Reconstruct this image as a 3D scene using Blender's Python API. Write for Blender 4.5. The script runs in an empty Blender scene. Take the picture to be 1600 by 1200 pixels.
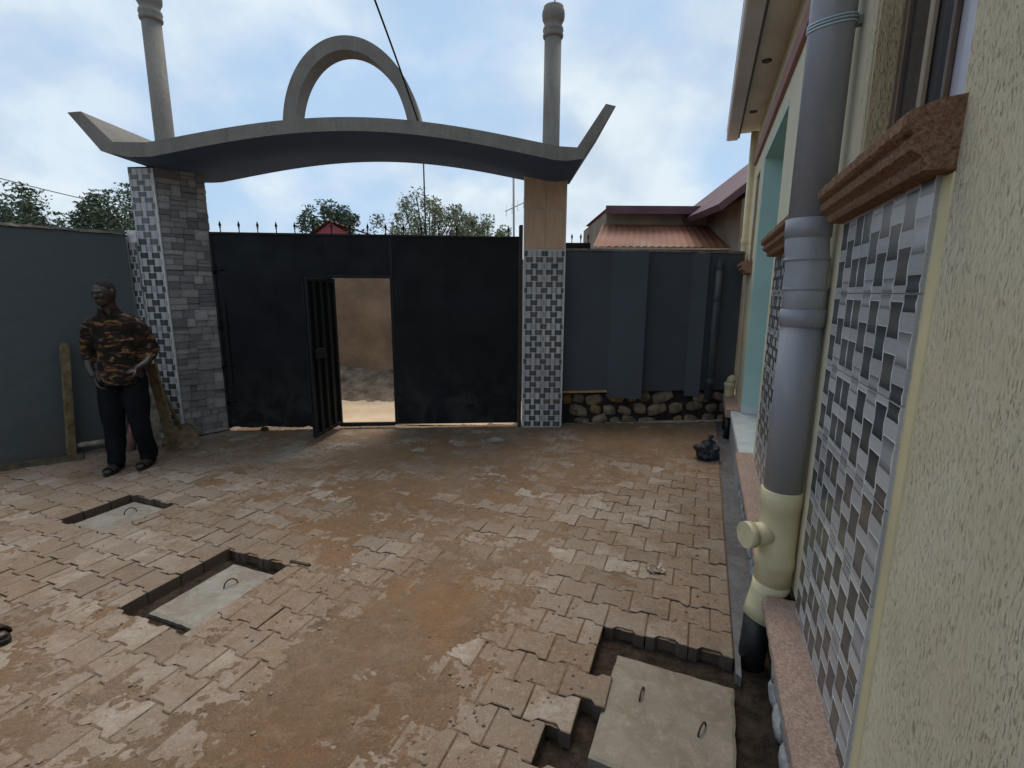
import bpy, math, random
import numpy as np
from mathutils import Vector, Matrix, Euler
from mathutils import noise as mnoise
random.seed(7); np.random.seed(7)
scene = bpy.context.scene
COL = scene.collection
R = math.radians

# ------------------------------------------------------------------ camera
cam_d = bpy.data.cameras.new('camera'); cam = bpy.data.objects.new('camera', cam_d); COL.objects.link(cam)
cam_d.sensor_width = 36; cam_d.lens = 766/1600*36; cam_d.clip_start = .02; cam_d.clip_end = 800
cam.matrix_world = Matrix.Translation((0, 0, 1.65)) @ Matrix.Rotation(R(90-10.72), 4, 'X') @ Matrix.Rotation(R(.37), 4, 'Z')
scene.camera = cam

# ------------------------------------------------------------------ world
SUN_EL, SUN_AZ = R(66), R(18)          # high, beyond the gate to the right, behind cloud
w = bpy.data.worlds.new('World'); scene.world = w; w.use_nodes = True
nt = w.node_tree; N = nt.nodes; L = nt.links; N.clear()
out = N.new('ShaderNodeOutputWorld'); bg = N.new('ShaderNodeBackground'); L.new(bg.outputs[0], out.inputs[0])
bg.inputs[1].default_value = .1
sky = N.new('ShaderNodeTexSky'); sky.sky_type = 'NISHITA'; sky.sun_disc = False
sky.sun_elevation = SUN_EL; sky.sun_rotation = SUN_AZ; sky.air_density = 1.0; sky.dust_density = 1.2
tc = N.new('ShaderNodeTexCoord')
def vmath(op, a, b=None):
    n = N.new('ShaderNodeVectorMath'); n.operation = op
    L.new(a, n.inputs[0])
    if b is not None:
        if hasattr(b, 'default_value') or hasattr(b, 'links'): L.new(b, n.inputs[1])
        else: n.inputs[1].default_value = b
    return n
def wmath(op, a, b):
    n = N.new('ShaderNodeMath'); n.operation = op
    for i, v in enumerate((a, b)):
        if isinstance(v, (int, float)): n.inputs[i].default_value = v
        else: L.new(v, n.inputs[i])
    return n.outputs[0]
sep = N.new('ShaderNodeSeparateXYZ'); L.new(tc.outputs['Generated'], sep.inputs[0])
zz = wmath('ADD', wmath('MAXIMUM', sep.outputs[2], 0.0), .55)
cmb = N.new('ShaderNodeCombineXYZ')
L.new(wmath('DIVIDE', sep.outputs[0], zz), cmb.inputs[0]); L.new(wmath('DIVIDE', sep.outputs[1], zz), cmb.inputs[1])
def noi(vec, sc, det, rough, off=(0, 0, 0), dist=0):
    m = N.new('ShaderNodeMapping'); m.inputs['Location'].default_value = off; L.new(vec, m.inputs[0])
    n = N.new('ShaderNodeTexNoise'); n.inputs['Scale'].default_value = sc; n.inputs['Detail'].default_value = det
    n.inputs['Roughness'].default_value = rough; n.inputs['Distortion'].default_value = dist
    L.new(m.outputs[0], n.inputs[0]); return n.outputs[0]
n1 = noi(cmb.outputs[0], 1.7, 7, .52, (3.1, 1.7, 0), .25)
n2 = noi(cmb.outputs[0], 4.6, 6, .5, (7.3, 2.2, 4), .2)
mixn = wmath('ADD', wmath('MULTIPLY', n1, .7), wmath('MULTIPLY', n2, .3))
# cloud is thickest round the hidden sun
sund = Vector((math.sin(SUN_AZ)*math.cos(SUN_EL), math.cos(SUN_AZ)*math.cos(SUN_EL), math.sin(SUN_EL)))
dt = vmath('DOT_PRODUCT', tc.outputs['Generated'], tuple(sund)).outputs['Value']
near = wmath('POWER', wmath('MAXIMUM', dt, 0.0), 6.0)
mixn = wmath('ADD', mixn, wmath('MULTIPLY', near, .13))
def ramp(v, stops):
    r = N.new('ShaderNodeValToRGB'); L.new(v, r.inputs[0]); e = r.color_ramp.elements
    e[0].position, e[0].color = stops[0]; e[1].position, e[1].color = stops[-1]
    for p, c in stops[1:-1]: x = e.new(p); x.color = c
    return r.outputs[0]
mask = ramp(mixn, [(.42, (.12,)*3+(1,)), (.58, (1, 1, 1, 1))])
ccol = ramp(n2, [(.34, (2.9, 3.55, 4.25, 1)), (.62, (4.15, 4.7, 5.1, 1))])
glow = N.new('ShaderNodeMix'); glow.data_type = 'RGBA'; glow.inputs['B'].default_value = (6.2, 6.5, 6.5, 1)
L.new(wmath('MULTIPLY', wmath('POWER', wmath('MAXIMUM', dt, 0.0), 14.0), .75), glow.inputs['Factor']); L.new(ccol, glow.inputs['A'])
blue = N.new('ShaderNodeMix'); blue.data_type = 'RGBA'; blue.inputs['Factor'].default_value = .85
L.new(sky.outputs[0], blue.inputs['A']); blue.inputs['B'].default_value = (2.3, 3.3, 4.6, 1)
mx = N.new('ShaderNodeMix'); mx.data_type = 'RGBA'
L.new(mask, mx.inputs['Factor']); L.new(blue.outputs['Result'], mx.inputs['A']); L.new(glow.outputs['Result'], mx.inputs['B'])
L.new(mx.outputs['Result'], bg.inputs[0])
# ------------------------------------------------------------------ sun behind thin cloud
sl = bpy.data.lights.new('sun', 'SUN'); sl.energy = 1.5; sl.angle = R(38); sl.color = (1, .93, .82)
so = bpy.data.objects.new('sun', sl); COL.objects.link(so)
so.rotation_euler = (-sund).to_track_quat('-Z', 'Y').to_euler()
vs = scene.view_settings; vs.view_transform = 'Standard'; vs.look = 'None'; vs.exposure = 0.90; vs.gamma = 1; vs.use_curve_mapping = False

# ------------------------------------------------------------------ materials
class Mat:
    def __init__(s, name, rough=.8, spec=.3, metal=0):
        s.m = bpy.data.materials.new(name); s.m.use_nodes = True; s.nt = s.m.node_tree
        s.b = s.nt.nodes['Principled BSDF']; s.b.inputs['Roughness'].default_value = rough
        s.b.inputs['Specular IOR Level'].default_value = spec; s.b.inputs['Metallic'].default_value = metal
        s.tc = s.n('ShaderNodeTexCoord'); s.h = None
    def n(s, t): return s.nt.nodes.new(t)
    def l(s, a, b): s.nt.links.new(a, b)
    def vec(s, src='Object', scale=(1, 1, 1), rot=(0, 0, 0)):
        m = s.n('ShaderNodeMapping'); m.inputs['Scale'].default_value = scale; m.inputs['Rotation'].default_value = rot
        if src == 'World': s.l(s.n('ShaderNodeNewGeometry').outputs['Position'], m.inputs[0])
        else: s.l(s.tc.outputs[src], m.inputs[0])
        return m.outputs[0]
    def noise(s, scale, det=4, rough=.55, vec=None, dist=0):
        n = s.n('ShaderNodeTexNoise'); n.inputs['Scale'].default_value = scale; n.inputs['Detail'].default_value = det
        n.inputs['Roughness'].default_value = rough; n.inputs['Distortion'].default_value = dist
        s.l(vec if vec is not None else s.vec('World'), n.inputs[0]); return n.outputs[0]
    def ramp(s, v, stops):
        r = s.n('ShaderNodeValToRGB'); s.l(v, r.inputs[0]); e = r.color_ramp.elements
        c4 = lambda c: tuple(c)+(1,) if not isinstance(c, (int, float)) else (c, c, c, 1)
        e[0].position, e[0].color = stops[0][0], c4(stops[0][1]); e[1].position, e[1].color = stops[-1][0], c4(stops[-1][1])
        for p, c in stops[1:-1]: x = e.new(p); x.color = c4(c)
        return r.outputs[0]
    def mix(s, f, a, b, mode='MIX'):
        m = s.n('ShaderNodeMix'); m.data_type = 'RGBA'; m.blend_type = mode
        for k, v in (('Factor', f), ('A', a), ('B', b)):
            if isinstance(v, (int, float)): m.inputs[k].default_value = v if k == 'Factor' else (v, v, v, 1)
            elif isinstance(v, tuple): m.inputs[k].default_value = v+(1,) if len(v) == 3 else v
            else: s.l(v, m.inputs[k])
        return m.outputs['Result']
    def math(s, op, a, b=0.0):
        m = s.n('ShaderNodeMath'); m.operation = op
        for i, v in enumerate((a, b)):
            if isinstance(v, (int, float)): m.inputs[i].default_value = v
            else: s.l(v, m.inputs[i])
        return m.outputs[0]
    def col(s, c):
        if isinstance(c, tuple): s.b.inputs['Base Color'].default_value = c+(1,)
        else: s.l(c, s.b.inputs['Base Color'])
        return s
    def rough(s, v): s.l(v, s.b.inputs['Roughness']); return s
    def bump(s, v, dist=.01, strength=1.0):
        b = s.n('ShaderNodeBump'); b.inputs['Distance'].default_value = dist; b.inputs['Strength'].default_value = strength
        s.l(v, b.inputs['Height'])
        if s.h is not None: s.l(s.h, b.inputs['Normal'])
        s.h = b.outputs[0]
        for l in list(s.b.inputs['Normal'].links): s.nt.links.remove(l)
        s.l(s.h, s.b.inputs['Normal']); return s
    def rnd(s):
        i = s.n('ShaderNodeObjectInfo').outputs['Random']; g = s.n('ShaderNodeNewGeometry').outputs['Random Per Island']
        return s.math('FRACT', s.math('ADD', i, g))
def simple(name, c, rough=.7, spec=.3, var=.12, scale=6, bump=.002, bscale=60, metal=0, dirt=None, src='World'):
    m = Mat(name, rough, spec, metal); v = m.vec(src)
    n = m.noise(scale, 6, .6, v)
    a = tuple(x*(1-var*1.6) for x in c); b = tuple(min(1, x*(1+var)) for x in c)
    cc = m.ramp(n, [(.3, a), (.7, b)])
    if dirt:
        d = m.noise(scale*.45, 8, .65, v, .3)
        cc = m.mix(m.ramp(d, [(.5, 0), (.72, .75)]), cc, dirt)
    m.col(cc)
    if bump: m.bump(m.noise(bscale, 4, .6, v), bump)
    m.rough(m.ramp(m.noise(scale*2, 3, .5, v), [(.3, max(0, rough-.12)), (.7, min(1, rough+.1))]))
    return m.m

M = {}
# courtyard surfaces -------------------------------------------------
def dusty(m):  # where orange soil has been trodden in
    return m.noise(.9, 6, .6, m.vec('World'), .4)
def dustcol(m):
    c = m.ramp(m.noise(1.3, 6, .6, None, .4), [(.3, (.135, .092, .060)), (.5, (.185, .122, .078)), (.72, (.235, .162, .108))])
    c = m.mix(m.ramp(m.noise(.55, 5, .6, m.vec('World', (1, .8, 1)), .3), [(.44, 0), (.60, .75)]), c, (.25, .180, .130))
    c = m.mix(m.ramp(m.noise(19, 8, .78), [(.5, 0), (.68, .75)]), c, (.125, .080, .052))
    c = m.mix(m.ramp(m.noise(8, 8, .72, m.vec('World', (1, 1.4, 1)), .6), [(.52, 0), (.66, .6)]), c, (.31, .225, .160))
    c = m.mix(m.ramp(m.noise(150, 4, .8), [(.54, 0), (.66, .75)]), c, (.40, .30, .22))
    c = m.mix(m.ramp(m.noise(190, 4, .8, m.vec('World', (1, 1.3, 1))), [(.32, .8), (.42, 0)]), c, (.06, .038, .025))
    return m.mix(m.ramp(m.noise(1.6, 5, .65, m.vec('World', (1.1, .9, 1)), .5), [(.60, 0), (.70, .6)]), c, (.105, .068, .046))
m = Mat('paver_concrete', .92, .15)
r = m.rnd(); base = m.ramp(r, [(0, (.185, .145, .115)), (.3, (.25, .205, .165)), (.75, (.315, .265, .22)), (1, (.39, .34, .29))])
base = m.mix(m.ramp(m.noise(11, 9, .75), [(.40, 0), (.62, .6)]), base, (.21, .145, .105))
dm = m.math('ADD', m.math('MULTIPLY', m.noise(1.4, 4, .6, m.vec('World'), .4), .62), m.math('MULTIPLY', m.noise(13, 8, .8, m.vec('World'), .8), .38))
base = m.mix(m.ramp(dm, [(.455, .12), (.50, .5), (.56, .92)]), base, dustcol(m))
base = m.mix(m.ramp(m.noise(42, 6, .8), [(.55, 0), (.68, .5)]), base, (.44, .37, .31))
base = m.mix(m.ramp(m.noise(120, 3, .7), [(.3, .5), (.48, 0)]), base, (.12, .085, .06))
sn = m.n('ShaderNodeSeparateXYZ'); m.l(m.n('ShaderNodeNewGeometry').outputs['True Normal'], sn.inputs[0])   # block sides coloured a darker brown than the tops
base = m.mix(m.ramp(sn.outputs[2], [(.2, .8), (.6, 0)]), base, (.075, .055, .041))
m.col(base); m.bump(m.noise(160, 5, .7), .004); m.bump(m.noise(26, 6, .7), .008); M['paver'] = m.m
m = Mat('orange_sand', .97, .08)
c = m.mix(m.ramp(m.noise(.8, 4, .6, m.vec('World', (1, 1, 1)), .3), [(.42, 0), (.60, .45)]), dustcol(m), (.26, .135, .062))
m.col(c); m.bump(m.noise(230, 5, .75), .006); m.bump(m.noise(42, 6, .7), .012); m.bump(m.noise(9, 5, .65), .02); M['sand'] = m.m
m = Mat('soil', .97, .08)
c = m.ramp(m.noise(14, 8, .75), [(.35, (.028, .021, .016)), (.65, (.11, .08, .058))])
m.col(c); m.bump(m.noise(40, 7, .75), .04); M['soil'] = m.m
m = Mat('street_sand', .95, .1)
c = m.ramp(m.noise(2.5, 7, .6), [(.3, (.50, .37, .25)), (.7, (.66, .51, .36))])
m.col(c); m.bump(m.noise(60, 6, .7), .008); M['street'] = m.m
M['land'] = simple('dry_land', (.26, .19, .12), .95, .1, .25, .3, .02, 12)
def concrete(name, c, stain=(.18, .14, .11)):
    m = Mat(name, .9, .2)
    cc = m.ramp(m.noise(5, 8, .65), [(.3, tuple(x*.82 for x in c)), (.7, c)])
    cc = m.mix(m.ramp(m.noise(4.2, 9, .75, None, .8), [(.44, 0), (.62, .85)]), cc, stain)
    cc = m.mix(m.ramp(m.noise(22, 7, .75), [(.5, 0), (.66, .5)]), cc, tuple(min(1, x*1.3) for x in c))
    cc = m.mix(m.ramp(m.noise(150, 3, .7), [(.32, .5), (.45, 0)]), cc, tuple(x*.55 for x in c))
    m.col(cc); m.bump(m.noise(90, 6, .7), .003); m.bump(m.noise(12, 3, .6), .004); return m.m
M['cover'] = concrete('manhole_concrete', (.27, .25, .215))
M['cover_near'] = concrete('dusty_manhole_concrete', (.25, .215, .172), (.17, .13, .095))
M['strip'] = concrete('cement_strip', (.16, .155, .16), (.09, .075, .065))
M['iron'] = simple('rusty_wire', (.06, .035, .025), .8, .3, .3, 30)
# gateway --------------------------------------------------------------
m = Mat('painted_cement', .85, .2)
c = m.ramp(m.noise(2.2, 7, .65), [(.3, (.165, .15, .132)), (.7, (.22, .203, .18))])
c = m.mix(m.ramp(m.noise(26, 5, .7, m.vec('World', (1, 1, .12)), .2), [(.5, 0), (.72, .45)]), c, (.27, .25, .225))
c = m.mix(m.ramp(m.noise(7, 8, .7, m.vec('World', (1, 1, .35)), .4), [(.48, 0), (.68, .7)]), c, (.14, .125, .112))
m.col(c); m.bump(m.noise(30, 6, .65), .005); m.bump(m.noise(3.2, 3, .6), .012); M['cement'] = m.m
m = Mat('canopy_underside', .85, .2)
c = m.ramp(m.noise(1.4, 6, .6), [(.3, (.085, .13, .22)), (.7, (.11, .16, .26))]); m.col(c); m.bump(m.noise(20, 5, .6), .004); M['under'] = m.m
m = Mat('gate_paint', .55, .22)
c = m.ramp(m.noise(1.2, 5, .6), [(.3, (.0035, .0045, .006)), (.7, (.0075, .009, .012))])
sep_ = m.n('ShaderNodeSeparateXYZ'); m.l(m.vec('World'), sep_.inputs[0])
low = m.ramp(sep_.outputs[2], [(.1, 1), (.95, 0)])
dust = m.ramp(m.noise(3.2, 8, .7, m.vec('World', (1, 1, .8)), .8), [(.46, 0), (.68, 1)])
c = m.mix(m.math('MULTIPLY', m.math('MULTIPLY', low, dust), .6), c, (.07, .06, .05))
c = m.mix(m.ramp(m.noise(11, 7, .8), [(.68, 0), (.73, .8)]), c, (.05, .025, .014))
c = m.mix(m.ramp(m.noise(5, 6, .7, m.vec('World', (1, 1, 7)), .3), [(.62, 0), (.70, .3)]), c, (.04, .042, .045)); m.col(c)
m.rough(m.ramp(m.noise(4, 5, .6), [(.3, .5), (.7, .75)])); m.bump(m.noise(2.3, 3, .5), .012); M['gate'] = m.m
M['gatetrim'] = simple('gate_trim_paint', (.010, .011, .013), .6, .25, .3, 9)
M['post'] = simple('gate_post_paint', (.045, .038, .035), .7, .3, .3, 9)
# walls ----------------------------------------------------------------
def paintwall(name, c, c2, dirt=(.10, .085, .07)):
    m = Mat(name, .75, .25)
    cc = m.ramp(m.noise(.8, 6, .6), [(.3, c), (.7, c2)])
    sp = m.n('ShaderNodeSeparateXYZ'); m.l(m.vec('World'), sp.inputs[0])
    lo = m.ramp(sp.outputs[2], [(.05, .8), (.7, 0)])
    d = m.ramp(m.noise(4, 8, .7, m.vec('World', (1, 1, .5)), .5), [(.4, 0), (.65, 1)])
    cc = m.mix(m.math('MULTIPLY', lo, d), cc, dirt)
    cc = m.mix(m.ramp(m.noise(3, 6, .75, m.vec('World', (1, 1, 3))), [(.66, 0), (.72, .5)]), cc, tuple(x*1.9 for x in c2))
    m.col(cc); m.bump(m.noise(35, 5, .6), .003); m.bump(m.noise(3.5, 3, .6), .012); return m.m
M['greenwall'] = paintwall('dark_green_grey_paint', (.066, .078, .080), (.084, .098, .099))
M['greywall'] = paintwall('blue_grey_paint', (.060, .070, .084), (.080, .090, .106))
M['greywall_light'] = paintwall('blue_grey_pilaster_paint', (.064, .074, .088), (.083, .094, .110))
M['dirtyedge'] = simple('bare_cement_edge', (.2, .17, .15), .95, .1, .3, 12, .01, 40)
M['stone'] = simple('rubble_stone', (.26, .19, .13), .9, .2, .45, 9, .01, 50, dirt=(.08, .06, .05))
M['stone_ochre'] = simple('ochre_rubble_stone', (.30, .18, .08), .9, .2, .35, 9, .01, 50, dirt=(.12, .09, .06))
M['mortar'] = simple('dark_mortar', (.035, .032, .03), .95, .1, .3, 12, .01, 40)
M['mud'] = simple('mud_plaster', (.36, .245, .165), .95, .1, .28, 1.6, .02, 18, dirt=(.20, .14, .10))
M['rubble'] = simple('rubble_earth', (.25, .19, .14), .95, .1, .4, 5, .03, 30)
# house ----------------------------------------------------------------
def graffito(name, c, c2):
    m = Mat(name, .9, .12)
    v = m.vec('Object', (1, 1, .24)); v2 = m.vec('Object', (1, 1, .55))
    g1 = m.noise(200, 6, .72, v, .5); g2 = m.noise(420, 4, .75, v2); g3 = m.noise(55, 5, .7, m.vec('Object', (1, 1, .10)), .2)
    cc = m.ramp(m.noise(3, 5, .6, m.vec('Object')), [(.3, c), (.7, c2)])
    area = m.ramp(m.noise(7, 4, .6, m.vec('Object', (1, 1, .6))), [(.36, .35), (.6, 1)])
    pit = m.math('MULTIPLY', m.ramp(g1, [(.36, 1), (.45, 0)]), area)
    cc = m.mix(m.math('MULTIPLY', pit, .65), cc, tuple(x*.40 for x in c))
    cc = m.mix(m.ramp(g2, [(.56, 0), (.70, .35)]), cc, tuple(min(1, x*1.25) for x in c2))
    cc = m.mix(m.ramp(m.noise(1.7, 7, .65, m.vec('Object', (1, 1, .7)), .4), [(.5, 0), (.72, .4)]), cc, tuple(x*.74 for x in c))
    m.col(cc)
    hgt = m.math('ADD', m.math('MULTIPLY', m.ramp(g1, [(.30, 0), (.46, 1)]), area), m.math('MULTIPLY', g2, .9))
    m.bump(m.math('ADD', hgt, m.math('MULTIPLY', m.ramp(g3, [(.35, 0), (.6, 1)]), .7)), .0052); return m.m
M['rough_yellow'] = graffito('rough_yellow_plaster', (.76, .64, .44), (.84, .75, .56))
M['rough_tan'] = graffito('rough_tan_plaster', (.56, .43, .26), (.66, .53, .35))
M['smooth_yellow'] = simple('smooth_yellow_paint', (.58, .49, .29), .75, .25, .07, 3, .0012, 90)
M['cream'] = simple('cream_paint', (.66, .60, .43), .75, .25, .06, 3, .001, 90)
m = Mat('rough_terracotta', .95, .12)
cc = m.ramp(m.noise(95, 6, .8, m.vec('Object')), [(.34, (.15, .075, .045)), (.50, (.45, .26, .16)), (.64, (.68, .47, .33))])
cc = m.mix(m.ramp(m.noise(9, 4, .6, m.vec('Object')), [(.4, 0), (.7, .5)]), cc, (.34, .18, .11)); m.col(cc)
m.bump(m.noise(240, 4, .85, m.vec('Object')), .012); m.bump(m.noise(90, 5, .8, m.vec('Object')), .012); M['terra'] = m.m
m = Mat('pink_rendered_ledge', .93, .12)
cc = m.ramp(m.noise(110, 6, .8, m.vec('Object')), [(.34, (.22, .14, .11)), (.5, (.42, .29, .235)), (.66, (.60, .46, .38))])
cc = m.mix(m.ramp(m.noise(4, 6, .6, m.vec('Object')), [(.45, 0), (.7, .6)]), cc, (.30, .225, .17)); m.col(cc)
m.bump(m.noise(170, 6, .8, m.vec('Object')), .007); M['ledge'] = m.m
M['maroon'] = simple('maroon_band_paint', (.36, .19, .165), .7, .25, .12, 5)
M['teal'] = simple('teal_paint', (.45, .66, .62), .6, .3, .05, 2, .0008)
M['white'] = simple('white_glazed_tile', (.62, .64, .64), .25, .5, .05, 3, 0)
M['soffit'] = simple('soffit_board', (.78, .76, .70), .7, .3, .08, 3)
M['gutter'] = simple('gutter_metal', (.66, .64, .67), .5, .4, .08, 3, 0)
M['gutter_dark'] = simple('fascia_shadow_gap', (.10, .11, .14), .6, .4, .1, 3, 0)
M['lampblack'] = simple('lamp_black', (.01, .01, .01), .4, .5, .1, 3, 0)
M['winframe'] = simple('brown_window_frame', (.12, .075, .05), .45, .5, .2, 8)
M['winframe_tan'] = simple('tan_window_frame', (.34, .26, .18), .5, .4, .1, 8)
M['greyriser'] = simple('grey_riser', (.34, .34, .35), .7, .3, .1, 5)
m = Mat('dark_glass', .12, .6); m.col((.02, .024, .03)); M['glass'] = m.m
m = Mat('curtained_glass', .18, .6); m.col((.46, .44, .50)); M['curtain'] = m.m
m = Mat('grey_pvc', .36, .45)
c = m.ramp(m.noise(3, 5, .6, m.vec('Object', (1, 1, .3))), [(.3, (.235, .24, .268)), (.7, (.275, .28, .308))])
c = m.mix(m.ramp(m.noise(14, 6, .7, m.vec('Object', (1, 1, .4)), .4), [(.52, 0), (.7, .5)]), c, (.36, .33, .29))
c = m.mix(m.ramp(m.noise(60, 5, .8, m.vec('Object', (1, 1, .25)), .4), [(.62, 0), (.68, .6)]), c, (.42, .41, .39))
m.col(c); m.rough(m.ramp(m.noise(20, 5, .6, m.vec('Object')), [(.3, .30), (.7, .50)])); M['pvc'] = m.m
M['pvc_light'] = simple('grey_pvc_coupling', (.31, .32, .345), .38, .45, .08, 10, 0, src='Object')
M['pvc_yellow'] = simple('yellow_painted_pvc', (.60, .52, .33), .5, .35, .1, 6, .001, src='Object', dirt=(.42, .35, .2))
M['pvc_black'] = simple('black_pipe', (.018, .018, .02), .5, .4, .3, 12)
M['pvc_dark'] = simple('dark_grey_pipe', (.055, .062, .075), .5, .35, .2, 12)
M['tie'] = simple('pale_blue_wire', (.42, .55, .60), .4, .5, .1, 20, 0)
# tiles ----------------------------------------------------------------
def tile_mat(name, stops, streak=True, gloss=.28):
    m = Mat(name, gloss, .5)
    r = m.rnd()
    c = m.ramp(r, stops)
    v = m.vec('UV', (1, 14, 1)); n = m.noise(4, 4, .7, v)
    c = m.mix(m.ramp(n, [(.35, .45 if streak else .2), (.6, 0)]), c, m.mix(1.0, c, .55, 'MULTIPLY'))
    m.col(c); return m.m, m
M['tile_light'] = tile_mat('woven_tile_light', [(0, (.34, .34, .345)), (.5, (.46, .455, .455)), (1, (.56, .555, .545))])[0]
M['tile_grout'] = simple('tile_grout', (.62, .61, .59), .8, .2, .2, 20)
def strip_mat(name, stops, edge):
    m = Mat(name, .25, .5); r = m.rnd(); c = m.ramp(r, stops)
    sp = m.n('ShaderNodeSeparateXYZ'); m.l(m.tc.outputs['UV'], sp.inputs[0])
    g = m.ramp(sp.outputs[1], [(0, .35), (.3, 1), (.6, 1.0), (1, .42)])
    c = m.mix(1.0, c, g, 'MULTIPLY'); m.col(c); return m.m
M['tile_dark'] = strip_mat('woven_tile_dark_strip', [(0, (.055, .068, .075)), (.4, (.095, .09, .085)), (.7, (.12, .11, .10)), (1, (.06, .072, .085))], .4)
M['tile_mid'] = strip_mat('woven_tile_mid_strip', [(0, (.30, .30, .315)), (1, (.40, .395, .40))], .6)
M['tile_edge'] = simple('white_tile_trim', (.55, .54, .52), .5, .4, .1, 20, 0)
m = Mat('wood_look_tile', .4, .4)
n = m.noise(6, 6, .65, m.vec('Object', (9, 9, .7)), .6)
c = m.ramp(n, [(.3, (.44, .27, .165)), (.55, (.52, .34, .215)), (.75, (.56, .39, .26))]); m.col(c); M['woodtile'] = m.m
m = Mat('stone_look_tile', .6, .35); r = m.rnd()
c = m.ramp(r, [(0, (.22, .21, .21)), (.35, (.36, .34, .33)), (.7, (.48, .455, .435)), (1, (.60, .57, .54))])
n = m.noise(7, 6, .7, m.vec('Object', (.35, 1, 9)))
c = m.mix(m.ramp(n, [(.38, .65), (.6, 0)]), c, (.075, .07, .072)); m.col(c)
m.bump(n, .01); m.bump(m.noise(50, 5, .7), .004); M['stonetile'] = m.m
# distant / misc ---------------------------------------------------------
M['redroof'] = simple('rusty_red_sheet', (.20, .085, .055), .7, .3, .3, 1.5, .002, 30, dirt=(.20, .08, .05))
M['darkroof'] = simple('purple_fascia', (.11, .055, .065), .7, .3, .2, 2)
M['brownwall'] = simple('brown_house_wall', (.24, .19, .15), .9, .2, .2, 2)
M['bark'] = simple('bark', (.11, .085, .06), .95, .1, .3, 12, .01, 30)
M['wood'] = simple('weathered_timber', (.20, .145, .08), .85, .2, .35, 14, .004, 60, dirt=(.09, .07, .045), src='Object')
M['wood_grey'] = simple('grey_timber', (.24, .20, .15), .85, .2, .35, 14, .004, 60, dirt=(.12, .095, .07), src='Object')
M['wood_dark'] = simple('dark_damp_plank', (.07, .055, .035), .85, .2, .35, 14, .004, 60, src='Object')
M['board'] = simple('orange_board', (.46, .27, .12), .8, .2, .2, 14, .004, 60)
M['cable'] = simple('black_cable', (.015, .015, .018), .6, .3, .1, 10, 0)
M['steel'] = simple('galvanised_steel', (.22, .22, .23), .5, .5, .15, 10, 0)
M['blade'] = simple('muddy_shovel_blade', (.23, .165, .11), .75, .3, .3, 20, .004, 60)
def leafmat(name, a, b):
    m = Mat(name, .6, .25); m.col(m.ramp(m.rnd(), [(0, a), (1, b)])); m.b.inputs['Transmission Weight'].default_value = 0
    return m.m
M['leafdark'] = leafmat('dark_leaf', (.045, .070, .048), (.085, .125, .075))
M['leaflight'] = leafmat('grey_green_leaf', (.11, .135, .075), (.20, .23, .14))
M['skin'] = simple('dark_brown_skin', (.042, .025, .019), .42, .5, .15, 20, .001, 200)
M['hair'] = simple('short_greying_hair', (.022, .020, .019), .9, .2, .3, 60, .003, 200)
M['trouser'] = simple('dark_navy_trouser_cloth', (.006, .0075, .010), .9, .15, .3, 6, .006, 14)
m = Mat('camouflage_shirt_cloth', .9, .15)
v = m.vec('Object', (1.0, 1.0, 2.6))
n = m.noise(9.0, 4, .6, v, .6)
c = m.ramp(n, [(.0, (.012, .010, .009)), (.52, (.018, .013, .010)), (.555, (.05, .032, .02)), (.60, (.17, .075, .026)), (.655, (.22, .135, .08)), (.67, (.04, .025, .018)), (1, (.02, .014, .01))])
c = m.mix(m.ramp(m.noise(14, 3, .6, m.vec('Object', (1, 1, 2))), [(.6, 0), (.64, .85)]), c, (.085, .038, .028)); m.col(c)
m.bump(m.noise(11, 4, .55, m.vec('Object')), .02); M['shirt'] = m.m
M['sandal'] = simple('dark_sandal', (.02, .015, .012), .6, .35, .3, 30)
m = Mat('black_plastic', .22, .6); m.col(m.ramp(m.noise(7, 3, .5, m.vec('Object')), [(.4, (.006, .006, .009)), (.6, (.012, .02, .06))])); m.bump(m.noise(26, 5, .6, m.vec('Object'), 1.5), .02); M['plastic'] = m.m
M['paper'] = simple('dirty_paper', (.40, .33, .25), .9, .2, .25, 40, .004, 80)
M['greencloth'] = simple('dark_green_cloth', (.014, .018, .010), .9, .1, .3, 14, .004, 60)

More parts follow.
